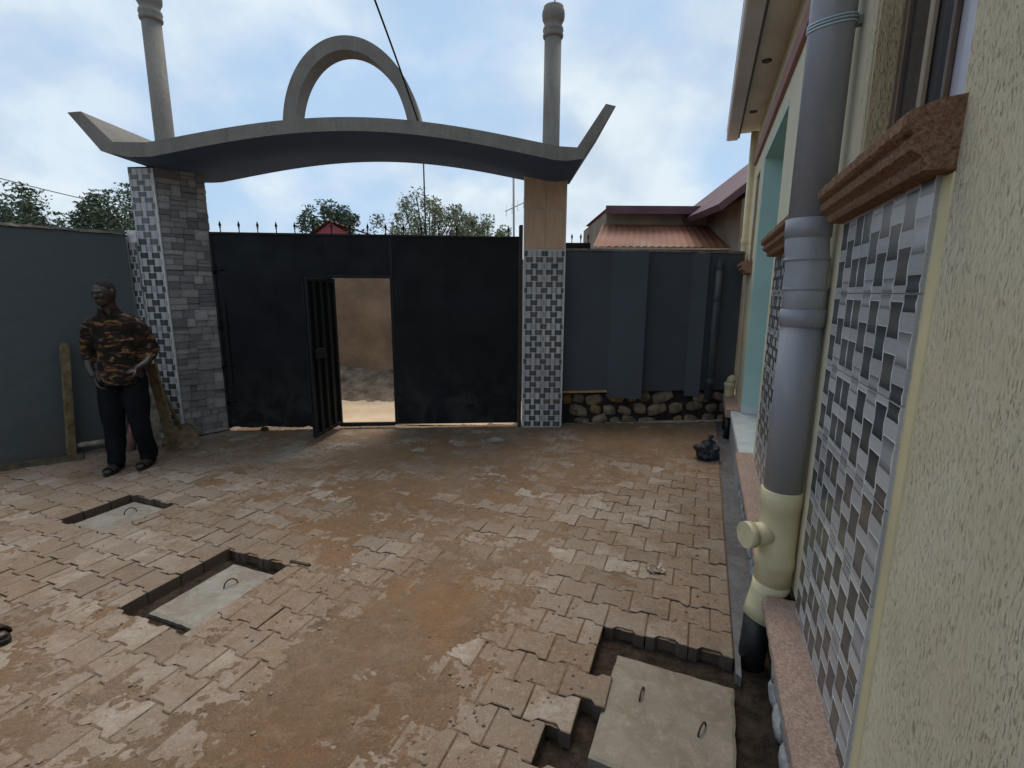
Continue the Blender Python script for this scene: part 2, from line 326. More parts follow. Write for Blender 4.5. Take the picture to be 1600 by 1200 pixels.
# ------------------------------------------------------------------ mesh helpers
OFF = {}
class MB:
    def __init__(s): s.v = []; s.f = []; s.mi = []; s.uv = {}; s.sm = []
    def face(s, idx, mi=0, uv=None, smooth=False):
        s.f.append(tuple(idx)); s.mi.append(mi); s.sm.append(smooth)
        if uv: s.uv[len(s.f)-1] = uv
    def poly(s, pts, mi=0, uv=None, smooth=False):
        b = len(s.v); s.v += [tuple(p) for p in pts]; s.face(range(b, b+len(pts)), mi, uv, smooth)
    def box(s, a, b, mi=0, c=0.0):
        x0, y0, z0 = (min(a[i], b[i]) for i in range(3)); x1, y1, z1 = (max(a[i], b[i]) for i in range(3))
        cx, cy, cz = (x0+x1)/2, (y0+y1)/2, (z0+z1)/2
        s.obox((cx, cy, cz), (x1-x0, y1-y0, z1-z0), 0, mi, c)
    def obox(s, ctr, size, rz=0, mi=0, c=0.0, rot=None):
        """box, optionally chamfered by c, turned about z by rz (or by a matrix)"""
        hx, hy, hz = (v/2 for v in size); Mx = rot if rot is not None else Matrix.Rotation(rz, 3, 'Z'); ct = Vector(ctr); b = len(s.v)
        if c <= 0:
            for z in (-hz, hz):
                for x, y in ((-hx, -hy), (hx, -hy), (hx, hy), (-hx, hy)): s.v.append(tuple(ct + Mx @ Vector((x, y, z))))
            for q in ((3, 2, 1, 0), (4, 5, 6, 7), (0, 1, 5, 4), (1, 2, 6, 5), (2, 3, 7, 6), (3, 0, 4, 7)): s.face([b+i for i in q], mi)
            return
        c = min(c, hx*.8, hy*.8, hz*.8); idx = {}
        for sx in (-1, 1):
            for sy in (-1, 1):
                for sz in (-1, 1):
                    for ax in range(3):
                        p = [sx*(hx-c), sy*(hy-c), sz*(hz-c)]; p[ax] = (sx*hx, sy*hy, sz*hz)[ax]
                        idx[(sx, sy, sz, ax)] = len(s.v); s.v.append(tuple(ct + Mx @ Vector(p)))
        def add(ids, nrm):
            P = [Vector(s.v[i]) for i in ids]; nn = (P[1]-P[0]).cross(P[2]-P[0])
            if nn.dot(Mx @ Vector(nrm)) < 0: ids = ids[::-1]
            s.face(ids, mi)
        for sg in (-1, 1):
            add([idx[(sg, a, bb, 0)] for a, bb in ((-1, -1), (1, -1), (1, 1), (-1, 1))], (sg, 0, 0))
            add([idx[(a, sg, bb, 1)] for a, bb in ((-1, -1), (1, -1), (1, 1), (-1, 1))], (0, sg, 0))
            add([idx[(a, bb, sg, 2)] for a, bb in ((-1, -1), (1, -1), (1, 1), (-1, 1))], (0, 0, sg))
        for a in (-1, 1):
            for bb in (-1, 1):
                add([idx[(a, bb, -1, 0)], idx[(a, bb, 1, 0)], idx[(a, bb, 1, 1)], idx[(a, bb, -1, 1)]], (a, bb, 0))
                add([idx[(a, -1, bb, 0)], idx[(a, 1, bb, 0)], idx[(a, 1, bb, 2)], idx[(a, -1, bb, 2)]], (a, 0, bb))
                add([idx[(-1, a, bb, 1)], idx[(1, a, bb, 1)], idx[(1, a, bb, 2)], idx[(-1, a, bb, 2)]], (0, a, bb))
                for cc in (-1, 1): add([idx[(a, bb, cc, k)] for k in range(3)], (a, bb, cc))
    def prism(s, pts, z0, z1, mi=0):
        """vertical prism on a polygon of (x, y), counter-clockwise"""
        n = len(pts); b = len(s.v)
        s.v += [(p[0], p[1], z0) for p in pts]+[(p[0], p[1], z1) for p in pts]
        s.face([b+i for i in range(n)][::-1], mi); s.face([b+n+i for i in range(n)], mi)
        for i in range(n): j = (i+1) % n; s.face((b+i, b+j, b+n+j, b+n+i), mi)
    def tube(s, pts, rad, seg=12, mi=0, cap=True, smooth=True):
        """tube along points; rad number or list; frames carried along"""
        P = [Vector(p) for p in pts]; n = len(P); b = len(s.v)
        rr = [rad]*n if isinstance(rad, (int, float)) else list(rad)
        t0 = (P[1]-P[0]).normalized(); ref = Vector((0, 0, 1)) if abs(t0.z) < .9 else Vector((1, 0, 0))
        u = t0.cross(ref).normalized()
        for i in range(n):
            t = (P[min(i+1, n-1)]-P[max(i-1, 0)])
            t = t.normalized() if t.length > 1e-9 else t0
            u = (u - t*u.dot(t)); u = u.normalized() if u.length > 1e-6 else t.orthogonal().normalized(); vv = t.cross(u)
            for k in range(seg):
                a = 2*math.pi*k/seg; s.v.append(tuple(P[i]+(u*math.cos(a)+vv*math.sin(a))*rr[i]))
        for i in range(n-1):
            for k in range(seg):
                k2 = (k+1) % seg; s.face((b+i*seg+k, b+i*seg+k2, b+(i+1)*seg+k2, b+(i+1)*seg+k), mi, None, smooth)
        if cap: s.face([b+k for k in range(seg)][::-1], mi); s.face([b+(n-1)*seg+k for k in range(seg)], mi)
    def lathe(s, ctr, prof, seg=24, mi=0):
        """prof list of (r, z) from bottom up"""
        b = len(s.v); n = len(prof)
        for r_, z in prof:
            for k in range(seg):
                a = 2*math.pi*k/seg; s.v.append((ctr[0]+r_*math.cos(a), ctr[1]+r_*math.sin(a), ctr[2]+z))
        for i in range(n-1):
            for k in range(seg):
                k2 = (k+1) % seg; s.face((b+i*seg+k, b+i*seg+k2, b+(i+1)*seg+k2, b+(i+1)*seg+k), mi, None, True)
        s.face([b+k for k in range(seg)][::-1], mi); s.face([b+(n-1)*seg+k for k in range(seg)], mi)
    def extrude(s, prof, dirv, length, seg=1, mi=0, jit=0.0, origin=(0, 0, 0), ax=(1, 0, 0), up=(0, 0, 1), caps=True):
        """profile (a, b) in plane ax/up swept along dirv"""
        o = Vector(origin); A = Vector(ax); U = Vector(up); D = Vector(dirv); n = len(prof); b = len(s.v)
        for i in range(seg+1):
            for (a, c) in prof:
                p = o + A*a + U*c + D*(length*i/seg)
                if jit: 
                    q = p*38; p = p + Vector((mnoise.noise(q), mnoise.noise(q+Vector((9, 0, 0))), mnoise.noise(q+Vector((0, 9, 0)))))*jit
                s.v.append(tuple(p))
        flip = A.cross(U).dot(D) < 0
        area = sum(prof[i][0]*prof[(i+1) % n][1]-prof[(i+1) % n][0]*prof[i][1] for i in range(n)) < 0
        fl = flip != area
        for i in range(seg):
            for k in range(n):
                k2 = (k+1) % n; q = (b+i*n+k, b+i*n+k2, b+(i+1)*n+k2, b+(i+1)*n+k)
                s.face(q[::-1] if fl else q, mi)
        if caps:
            q = [b+k for k in range(n)]; s.face(q if fl else q[::-1], mi)
            q = [b+seg*n+k for k in range(n)]; s.face(q[::-1] if fl else q, mi)
    def mesh(s, name, mats, off=(0, 0, 0)):
        me = bpy.data.meshes.new(name)
        me.from_pydata([(v[0]-off[0], v[1]-off[1], v[2]-off[2]) for v in s.v], [], s.f)
        for mt in (mats if isinstance(mats, (list, tuple)) else [mats]): me.materials.append(mt)
        me.polygons.foreach_set('material_index', s.mi); me.polygons.foreach_set('use_smooth', s.sm)
        if s.uv:
            uv = me.uv_layers.new(name='UVMap')
            for fi, cs in s.uv.items():
                for li, c_ in zip(me.polygons[fi].loop_indices, cs): uv.data[li].uv = c_
        me.update(); return me
    def build(s, name, mats, parent=None, label=None):
        off = OFF.get(parent.name, (0, 0, 0)) if parent else (0, 0, 0)
        o = bpy.data.objects.new(name, s.mesh(name, mats, off)); COL.objects.link(o)
        if parent: o.parent = parent; OFF[o.name] = off
        if label: o['label'] = label
        return o
def thing(name, label, cat, loc=(0, 0, 0), rz=0, group=None, off=None, kind=None):
    o = bpy.data.objects.new(name, None); COL.objects.link(o); o.location = loc; o.rotation_euler = (0, 0, rz)
    o.empty_display_size = .2
    if label: o['label'] = label
    if cat: o['category'] = cat
    if group: o['group'] = group
    if kind: o['kind'] = kind
    OFF[o.name] = off if off is not None else loc
    return o
def single(name, mb, mats, label=None, cat=None, group=None, kind=None, base=(0, 0, 0)):
    o = bpy.data.objects.new(name, mb.mesh(name, mats, base)); COL.objects.link(o); o.location = base
    if label: o['label'] = label
    if cat: o['category'] = cat
    if group: o['group'] = group
    if kind: o['kind'] = kind
    return o
def inst(name, me, parent, loc, rz=0, scale=None, rot=None):
    """an extra piece sharing a mesh; loc in the same coordinates as the parent's meshes"""
    o = bpy.data.objects.new(name, me); COL.objects.link(o); o.parent = parent
    off = OFF[parent.name]; o.location = (loc[0]-off[0], loc[1]-off[1], loc[2]-off[2])
    o.rotation_euler = rot if rot else (0, 0, rz)
    if scale: o.scale = scale
    return o
# value noise on numpy arrays
def vnoise(x, y, seed=0):
    xi = np.floor(x).astype(np.int64); yi = np.floor(y).astype(np.int64); fx = x-xi; fy = y-yi
    fx = fx*fx*(3-2*fx); fy = fy*fy*(3-2*fy)
    def h(a, b):
        n = (a*374761393+b*668265263+seed*1442695041) & 0xffffffff
        n = ((n ^ (n >> 13))*1274126177) & 0xffffffff
        return ((n ^ (n >> 16)) & 0xffff)/65535.0
    return (h(xi, yi)*(1-fx)+h(xi+1, yi)*fx)*(1-fy)+(h(xi, yi+1)*(1-fx)+h(xi+1, yi+1)*fx)*fy
def fbm(x, y, sc, oct=4, seed=0):
    r = 0; a = .5; t = 0
    for i in range(oct): r = r+a*vnoise(x*sc, y*sc, seed+i*17); t += a; a *= .5; sc *= 2.03
    return r/t
# house axes: s runs along the house, p towards it
AZ = R(21.17); UX, UY = math.sin(AZ), math.cos(AZ); NX, NY = UY, -UX
def SP(s, p, z=0): return (s*UX+p*NX, s*UY+p*NY, z)
def toSP(x, y): return x*UX+y*UY, x*NX+y*NY

# ------------------------------------------------------------------ ground
BED = -.072
LW0, LW1 = Vector((-6.2, 2.45)), Vector((-4.03, 5.29))       # left wall line
lwd = (LW1-LW0).normalized(); lwn = Vector((lwd.y, -lwd.x))
GL, GR = Vector((-3.36, 5.64)), Vector((.09, 5.92)); gd = (GR-GL).normalized()
mb = MB(); mb.poly([(-300, -40, BED-.02), (300, -40, BED-.02), (300, 400, BED-.02), (-300, 400, BED-.02)])
single('ground', mb, M['land'], kind='structure')
mb = MB(); mb.poly([(-9, -3, BED), (3.2, -3, BED), (3.2, 6.5, BED), (-9, 6.5, BED)]); single('soil_bed', mb, M['soil'], kind='structure')
mb = MB(); mb.poly([(-14, 5.98, -.01), (.6, 5.98, -.01), (6, 6.6, -.01), (6, 9.4, -.01), (-14, 9.4, -.01)]); single('street', mb, M['street'], kind='structure')

# manholes: hole and slab rectangles in (s0, s1, p0, p1)
HOLES = [(1.43, 2.02, -2.71, -2.26), (1.87, 2.44, -4.26, -3.80), (1.0, 2.16, -.36, .60)]
def in_hole(s, p, m=0.0):
    for (a, b, c, d) in HOLES:
        if a-m < s < b+m and c-m < p < d+m: return True
    return False
def in_yard(x, y):
    if y > 5.97+.08*x*.9: return False
    q = Vector((x, y))-LW1
    if lwn.dot(q) < -.12 and x < -3.9: return False
    if x < -3.8 and y > 5.5: return False
    if x > .1 and y > 6.05+.06*x: return False
    return toSP(x, y)[1] < .27 and y > -.3
# interlocking I-shaped pavers
PL, PW, PA = .200, .165, .0115
def paver_outline(x0, x1, g=.0034):
    """outline of a block from x0 to x1 inside one full I shape (x in -PL/2..PL/2)"""
    pts = [(-.5, 1), (-.29, 1), (-.19, -1), (.19, -1), (.29, 1), (.5, 1)]
    def e(x):
        t = x/PL
        for (a, va), (b, vb) in zip(pts, pts[1:]):
            if a <= t <= b+1e-9: return va+(vb-va)*(t-a)/(b-a)
        return 1
    xs = sorted({x0, x1} | {t*PL for t, _ in pts if x0 < t*PL < x1})
    lo = [(x, -(PW/2+PA*e(x))+g) for x in xs]; hi = [(x, PW/2+PA*e(x)-g) for x in reversed(xs)]
    o = lo+hi
    return [(max(x0+g, min(x1-g, x)), y) for x, y in o]
def paver_mb(mb, x0, x1, M4=None, th=.088):
    o = paver_outline(x0, x1); cx = (x0+x1)/2; n = len(o); b = len(mb.v); c = .0035
    rings = [(1, -th), (1, -c), (0, 0)]
    for ins, z in rings:
        for x, y in o:
            q = (x, y, z) if ins else (x-(c if x > cx else -c)*min(1, abs(x-cx)/(PL*.2)), y*(1-c/(PW/2)), z)
            if M4 is not None: q = tuple(M4 @ Vector(q))
            mb.v.append(q)
    for i in range(2):
        for k in range(n): k2 = (k+1) % n; mb.face((b+i*n+k, b+i*n+k2, b+(i+1)*n+k2, b+(i+1)*n+k))
    mb.face([b+2*n+k for k in range(n)])
pv = thing('pavement', None, None, (0, 0, 0), kind='structure')
kinds = {'full': (-PL/2, PL/2), 'lefthalf': (-PL/2, 0), 'righthalf': (0, PL/2)}
PM = {}
for k, (a, b) in kinds.items():
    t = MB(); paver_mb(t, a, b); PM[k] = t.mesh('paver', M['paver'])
spots = []
PEDGE = .245
for row in range(-6, 52):
    s = row*PW; shift = (PL/2 if row % 2 else 0)
    p = PEDGE-PL/2-shift
    if shift: spots.append((s, PEDGE-PL/2+ -0.0, 'lefthalf_edge'))
    while p > -8.5:
        spots.append((s, p, 'full')); p -= PL
cands = []
SANDCUT = [(1.400, 2.064, -2.757, -2.253), (1.896, 2.394, -4.257, -3.753), (1.0, 2.229, -.357, .60)]
for (s, p, k) in spots:
    if k == 'lefthalf_edge': s_, p_, kk = s, PEDGE, 'lefthalf'; ctr = p_-PL/4
    else: s_, p_, kk = s, p, 'full'; ctr = p_
    x, y, _ = SP(s_, ctr)
    if not in_yard(x, y): continue
    if kk == 'full':
        a, b = in_hole(s_, p_-PL/4, .02), in_hole(s_, p_+PL/4, .02)
        if s_ < 2.0 and p_ > -.6 and a != b:
            a = b = random.random() < .35
            if a: SANDCUT.append((s_-PW/2-.004, s_+PW/2+.004, p_-PL/2, p_+PL/2))
        if a and b: continue
        if a: kk = 'righthalf'
        elif b: kk = 'lefthalf'
    elif in_hole(s_, ctr, .02): continue
    cands.append((s_, p_, kk, x*x+y*y if (x/max(y, .1) < 1.3 and x/max(y, .1) > -1.35 and y > .9) else 99+y))
cands.sort(key=lambda c: c[3])
stuffmb = MB()
for i, (s, p, kk, d) in enumerate(cands):
    x, y, _ = SP(s, p)
    sink = .006*(fbm(np.array([x]), np.array([y]), .8, 2, 5)[0]-.5)
    z = random.uniform(-.0036, .0026)+sink; tx, ty = random.gauss(0, .010), random.gauss(0, .010); rz = -AZ+random.gauss(0, .006)
    if i < 298:
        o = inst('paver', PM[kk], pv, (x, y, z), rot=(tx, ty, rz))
    elif d < 90:
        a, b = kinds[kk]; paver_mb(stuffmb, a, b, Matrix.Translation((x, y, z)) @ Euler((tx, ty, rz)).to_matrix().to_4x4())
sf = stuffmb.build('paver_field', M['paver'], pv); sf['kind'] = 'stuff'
# drifted sand over the blocks: a thin uneven sheet, below the block tops where it is thin
def gs(S, P, s0, p0, rs, rp, a=1.0): return a*np.exp(-((S-s0)/rs)**2-((P-p0)/rp)**2)
def sand_height(S_, P_, X_, Y_):
    g = lambda *a: gs(S_, P_, *a)
    sandy = g(1.45, -1.2, .75, .58, 1.25)+g(2.35, -.85, .50, .55, .95)+g(2.75, -.22, .32, .22, .70)+g(3.5, -2.0, 1.2, 1.0, .40)+g(5.4, -2.5, 1.7, 3.5, .62)+g(1.0, -2.6, .5, .5, .5)+g(4.3, -.5, .4, .3, .3)+g(5.3, -.6, .8, .6, .4)
    sandy = sandy-g(1.75, -2.5, .45, .5, .7)-g(2.15, -4.0, .5, .5, .45)-g(1.3, -2.9, .5, .8, .25)-g(2.35, -.15, .25, .7, .75)-g(3.7, -.25, .8, .55, .85)-g(1.6, -.62, .7, .30, .65)-g(2.9, .1, 1.2, .22, .8)
    n = lambda sc, o, sd: fbm(X_, Y_, sc, o, sd)-.5
    Z = -.0050+.0110*np.clip(sandy, -.6, 1.25)+.011*n(1.1, 4, 3)+.012*n(3.5, 4, 23)+.011*n(9, 4, 11)+.009*n(26, 3, 41)+.008*n(75, 3, 57)
    return np.where(Z > .006, .006+.35*(Z-.006), Z)
SV, SF = [], []; nbase = 0
for (s0_, s1_, st_) in ((-.4, 3.2, .0088), (3.2, 7.1, .0165)):
    ss = np.arange(s0_, s1_+st_*.5, st_); pp = np.arange(-6.6, .262, st_)
    S_, P_ = np.meshgrid(ss, pp, indexing='ij'); X_ = S_*UX+P_*NX; Y_ = S_*UY+P_*NY
    Z_ = sand_height(S_, P_, X_, Y_); ni, nj = S_.shape
    Sc, Pc, Xc, Yc = (A[:-1, :-1] for A in (S_+st_/2, P_+st_/2, X_, Y_))
    keep = (Pc < .245) & (Yc > .4) & (Yc < 5.97+.072*Xc) & (np.abs(Xc) < Yc*1.25+.3)
    keep &= ~(((lwn.x*(Xc-LW1.x)+lwn.y*(Yc-LW1.y)) < -.12) & (Xc < -3.9)) & ~((Xc < -3.8) & (Yc > 5.5)) & ~((Xc > .1) & (Yc > 6.05+.06*Xc))
    for (a, b, c, d) in SANDCUT: keep &= ~((Sc > a-st_) & (Sc < b) & (Pc > c-st_) & (Pc < d))
    idx = np.arange(ni*nj).reshape(ni, nj); I, J = np.nonzero(keep)
    F = np.stack([idx[I, J], idx[I+1, J], idx[I+1, J+1], idx[I, J+1]], 1)
    used = np.unique(F); remap = -np.ones(ni*nj, int); remap[used] = np.arange(len(used))+nbase; nbase += len(used)
    SV.append(np.stack([X_.ravel()[used], Y_.ravel()[used], Z_.ravel()[used]], 1)); SF.append(remap[F])
SV = np.concatenate(SV).astype(np.float32); SF = np.concatenate(SF).astype(np.int32)
me = bpy.data.meshes.new('sand'); me.vertices.add(len(SV)); me.vertices.foreach_set('co', SV.ravel())
me.loops.add(SF.size); me.loops.foreach_set('vertex_index', SF.ravel()); me.polygons.add(len(SF))
me.polygons.foreach_set('loop_start', np.arange(0, SF.size, 4, dtype=np.int32)); me.update(calc_edges=True); me.validate(); me.materials.append(M['sand'])
me.polygons.foreach_set('use_smooth', [True]*len(me.polygons))
if me.polygons[0].normal.z < 0: me.flip_normals()
o = bpy.data.objects.new('sand', me); COL.objects.link(o); o['kind'] = 'stuff'
o['label'] = 'orange brown sand drifted over the paving blocks'; o['category'] = 'sand'
# cement strip at the foot of the house and threshold in front of the gate
mb = MB(); a = [SP(2.15, .25), SP(2.13, .272), SP(2.40, .280), SP(2.43, .42), SP(7.0, .42), SP(7.0, .25)]
mb.prism([(q[0], q[1]) for q in a], BED, -.022); single('cement_strip', mb, M['strip'], kind='structure')
# loose pebbles / crumbs scattered on the yard
mb = MB()
ico = [(0, 0, 1), (.9, 0, .3), (.28, .85, .3), (-.72, .53, .3), (-.72, -.53, .3), (.28, -.85, .3), (0, 0, -.5)]
icf = [(0, 1, 2), (0, 2, 3), (0, 3, 4), (0, 4, 5), (0, 5, 1), (6, 2, 1), (6, 3, 2), (6, 4, 3), (6, 5, 4), (6, 1, 5)]
for i in range(2600):
    s, p = random.uniform(.2, 5.8), random.uniform(-5, .22); x, y, _ = SP(s, p)
    if i < 900: s, p = random.gauss(1.5, .6), random.gauss(-1.1, .6); x, y, _ = SP(s, p)
    if not in_yard(x, y) or any(a-.01 < s < b+.01 and c-.01 < p < d+.01 for (a, b, c, d) in SANDCUT): continue
    r_ = random.choice((.002, .003, .003, .004, .006, .009)) * random.uniform(.7, 1.3); a = random.random()*6.3; b = len(mb.v)
    for q in ico: mb.v.append((x+r_*(q[0]*math.cos(a)-q[1]*math.sin(a))*random.uniform(.7, 1.3), y+r_*(q[0]*math.sin(a)+q[1]*math.cos(a)), .003+r_*q[2]*.8))
    for f in icf: mb.face([b+k for k in f])
o = single('pebbles', mb, simple('pebble', (.27, .20, .15), .95, .1, .4, 30), 'small earth crumbs and pebbles scattered over the paving', 'pebbles', kind='stuff')

# manhole covers
def cover(s0, s1, p0, p1, ztop, mat, label, hooks, rot=0.0, th=.05):
    cx, cy, _ = SP((s0+s1)/2, (p0+p1)/2)
    t = thing('manhole_cover', label, 'manhole cover', (cx, cy, ztop-th), -AZ+rot, 'concrete manhole covers set in the paving', off=(0, 0, 0))
    mb = MB(); hw, hd = (p1-p0)/2, (s1-s0)/2; n = 14
    outline = []
    for (ax, ay), (bx, by) in zip([(-hw, -hd), (hw, -hd), (hw, hd), (-hw, hd)], [(hw, -hd), (hw, hd), (-hw, hd), (-hw, -hd)]):
        for k in range(n): u = k/n; outline.append((ax+(bx-ax)*u+random.uniform(-.0025, .0025), ay+(by-ay)*u+random.uniform(-.0025, .0025)))
    b = len(mb.v); nn = len(outline)
    for sc, z in ((1, 0), (1, th-.006), (1-.012/hw, th)):
        for x, y in outline: mb.v.append((x*sc, y*sc, z+random.uniform(-.0008, .0008)))
    for i in range(2):
        for k in range(nn): k2 = (k+1) % nn; mb.face((b+i*nn+k, b+i*nn+k2, b+(i+1)*nn+k2, b+(i+1)*nn+k))
    mb.face([b+2*nn+k for k in range(nn)]); mb.build('slab', mat, t)
    for (hx, hy, ang, ln, ht) in hooks:
        mb = MB(); d = Vector((math.cos(ang), math.sin(ang), 0)); pts = []
        for k in range(11):
            a = math.pi*k/10; pts.append(Vector((hx, hy, th-.004))+d*(-math.cos(a)*ln/2)+Vector((0, 0, math.sin(a)*ht)))
        mb.tube(pts, .004, 6); mb.build('handle', M['iron'], t)
    return t
cover(1.485, 2.02-.02, -2.645, -2.262, -.045, M['cover'], 'pale concrete manhole cover with one wire loop, lying below the short dark stick', [(0.0, .08, 1.2, .075, .045)])
cover(1.93, 2.375, -4.20, -3.80, -.045, M['cover'], 'pale concrete manhole cover in the farther hole, near the feet of the standing man', [(.0, .07, 1.2, .08, .045)])
cover(1.50, 2.06, -.27, .23, -.018, M['cover_near'], 'large dusty concrete manhole cover with two wire handles at the foot of the house wall', [(-.11, .08, 1.45, .07, .035), (.13, .0, 1.2, .07, .035)], rot=-.03, th=.065)

# ------------------------------------------------------------------ woven tiles
def woven_tile(W, H, portrait, name, nc=6):
    """one printed basket-weave tile; strips stand .6 mm proud. local x across, z up, outward -y"""
    mb = MB(); th = .008
    LW, LH = (W, H) if not portrait else (H, W)     # weave space: u along six columns, v along dark strips
    def pt(u, v, d):
        if not portrait: return (u-W/2, -th-d, v-H/2)
        return (v-W/2, -th-d, u-H/2)
    g = .0016
    mb.box((-W/2+g, -th, -H/2+g), (W/2-g, 0, H/2-g), 0)
    for i, f in enumerate(mb.f[:6]): mb.uv[i] = [(mb.v[k][0]*3, mb.v[k][2]*3) if not portrait else (mb.v[k][2]*3, mb.v[k][0]*3) for k in f]
    cp = LW/nc
    def strip(col, v0, v1, mi, wid=.80):
        v0 = max(v0, g*1.5); v1 = min(v1, LH-g*1.5)
        u = (col+.5)*cp; hw = cp*wid/2*1.2; m_ = (v0+v1)/2
        P = [(-hw, v0), (hw, v0), (hw*.80, m_), (hw, v1), (-hw, v1), (-hw*.86, m_)]
        q = [pt(u+a, b, .0009) for a, b in P]; uvs = [(a/hw, (b-v0)/(v1-v0)) for a, b in P]
        if portrait: q = q[::-1]; uvs = uvs[::-1]
        mb.poly(q, mi, uvs)
        # rim
        lo = [pt(u+a*1.06, v0+(b-v0)*1.02-.001, 0.0001) for a, b in P]
        if portrait: lo = lo[::-1]
        for k in range(6):
            k2 = (k+1) % 6; mb.poly([q[k2], q[k], lo[k], lo[k2]], 3)
    D = LH/2; h = D*.345
    for c in range(0, nc, 2):
        for m_ in (.25, .75): strip(c, LH*m_-h, LH*m_+h, 1)
    for c in ((1, 3) if nc == 6 else (1,)):
        strip(c, LH*.5-h, LH*.5+h, 1)
        strip(c, 0, D*.30, 2, .8); strip(c, LH-D*.30, LH, 2, .8)
    if nc < 6: return mb.mesh(name, [M['tile_light'], M['tile_dark'], M['tile_mid'], M['tile_grout']])
    strip(5, 0, h*.95, 1); strip(5, LH-h*.95, LH, 1); strip(5, LH*.5-h*.9, LH*.5+h*.9, 2)
    return mb.mesh(name, [M['tile_light'], M['tile_dark'], M['tile_mid'], M['tile_grout']])
TH_W, TH_H = .52, .262
tile_house = woven_tile(TH_W, TH_H, False, 'tile'); tile_half = woven_tile(TH_W/2, TH_H, False, 'tile', 3)
tile_pil = woven_tile(.235, .42, True, 'tile')

# ------------------------------------------------------------------ house
HW = .46; HOFF = (HW, 2.5, 0)
hx, hy, _ = SP(2.5, HW)
house = thing('house', 'yellow rough-plastered house with woven grey wall tiles and brown window sills at the right', 'house', (hx, hy, 0), -AZ, off=HOFF)
Z0, ZT = .34, 3.62
def hbox(mb, p0, p1, s0, s1, z0, z1, mi=0, c=0.0): mb.box((p0, s0, z0), (p1, s1, z1), mi, c)
W1 = (1.352, 2.10, 2.02, 3.12); W2 = (2.78, 3.62, 2.02, 3.12); W3 = (6.3, 6.72, 1.95, 2.98); DR = (4.3, 5.9, .33, 3.02)
WD = .22
mb = MB(); hbox(mb, HW, HW+WD, -2.5, 1.30, Z0, ZT); mb.build('wall', M['rough_yellow'], house, 'rough yellow plastered pier close to the camera')
mb = MB(); hbox(mb, HW-.003, HW+WD, 1.325, 1.38, Z0, 1.90, c=.004)
mb.build('plaster_band', M['smooth_yellow'], house)
mb = MB(); hbox(mb, HW, HW+WD, 1.30, 1.325, Z0, ZT); hbox(mb, HW, HW+WD, 1.325, 1.352, 2.03, ZT)
mb.build('wall', M['rough_yellow'], house)
mb = MB()
hbox(mb, HW, HW+WD, 1.38, W1[1], Z0, W1[2]); hbox(mb, HW, HW+WD, 1.352, W1[1], W1[3], ZT)
hbox(mb, HW, HW+WD, W1[1], W2[0], Z0, ZT, c=.003); hbox(mb, HW, HW+WD, W2[0], W2[1], Z0, W2[2]); hbox(mb, HW, HW+WD, W2[0], W2[1], W2[3], ZT)
hbox(mb, HW, HW+WD, W2[1], DR[0], Z0, ZT, c=.003); hbox(mb, HW, HW+WD, DR[0], DR[1], DR[3], ZT)
hbox(mb, HW, HW+WD, DR[1], W3[0], Z0, ZT, c=.003); hbox(mb, HW, HW+WD, W3[0], W3[1], Z0, W3[2]); hbox(mb, HW, HW+WD, W3[0], W3[1], W3[3], ZT); hbox(mb, HW, HW+WD, W3[1], 7.02, Z0, ZT)
mb.build('front_wall', M['cream'], house)
mb = MB(); hbox(mb, HW+WD, 6, 6.8, 7.02, 0, ZT); hbox(mb, 5.8, 6, -2.5, 6.8, 0, ZT); hbox(mb, HW+WD, 5.8, -2.5, -2.3, 0, ZT); mb.build('rear_wall', M['cream'], house)
# rough linings of the window reveals
for (a, b, z0, z1) in (W1, W2, W3):
    mb = MB(); hbox(mb, HW+.004, HW+.2, b-.006, b, z0+.02, z1); hbox(mb, HW+.004, HW+.2, a, a+.006, z0+.02, z1); hbox(mb, HW+.004, HW+.2, a+.006, b-.006, z1-.006, z1)
    mb.build('window_reveal', M['rough_tan'], house)
# rough rendered strip between pipe and window
mb = MB(); hbox(mb, HW-.006, HW, W1[1], W1[1]+.07, Z0, ZT); mb.build('render_strip', M['rough_yellow'], house)
def window(a, b, z0, z1, pane_mats, pf):
    f = MB(); t = .035; d = .03
    hbox(f, pf, pf+d, a+.006, b-.006, z0, z0+t); hbox(f, pf, pf+d, a+.006, b-.006, z1-t-.006, z1-.006)
    hbox(f, pf, pf+d, a+.006, a+.006+t, z0+t, z1-t-.006, 0, .003); hbox(f, pf, pf+d, b-.05, b-.006, z0+t, z1-t-.006, 0, .003)
    fo = f.build('window_frame', M['winframe'], house); n = len(pane_mats); A, B = a+.006+t, b-.05; wd = (B-A)/n; X = [A+k*wd for k in range(n+1)]
    if a < 2: X = [A, 1.665, 1.83, B]
    for k, pm in enumerate(pane_mats):
        q = MB(); hbox(q, pf+.012, pf+.018, X[k]+.002, X[k+1]-.002, z0+t+.001, z1-t-.008); q.build('pane', M[pm], fo)
        if k: q = MB(); hbox(q, pf-.004, pf+.011, X[k]-(.014 if k == 2 else .007), X[k]+(.014 if k == 2 else .007), z0+t+.001, z1-t-.007, 0, .003); q.build('mullion', M['winframe_tan'] if k % 2 == 0 else M['winframe'], fo)
window(*W1, ['curtain', 'glass', 'glass'], HW+.065); window(*W2, ['glass', 'glass', 'curtain'], HW+.09); window(*W3, ['glass', 'glass'], HW+.09)
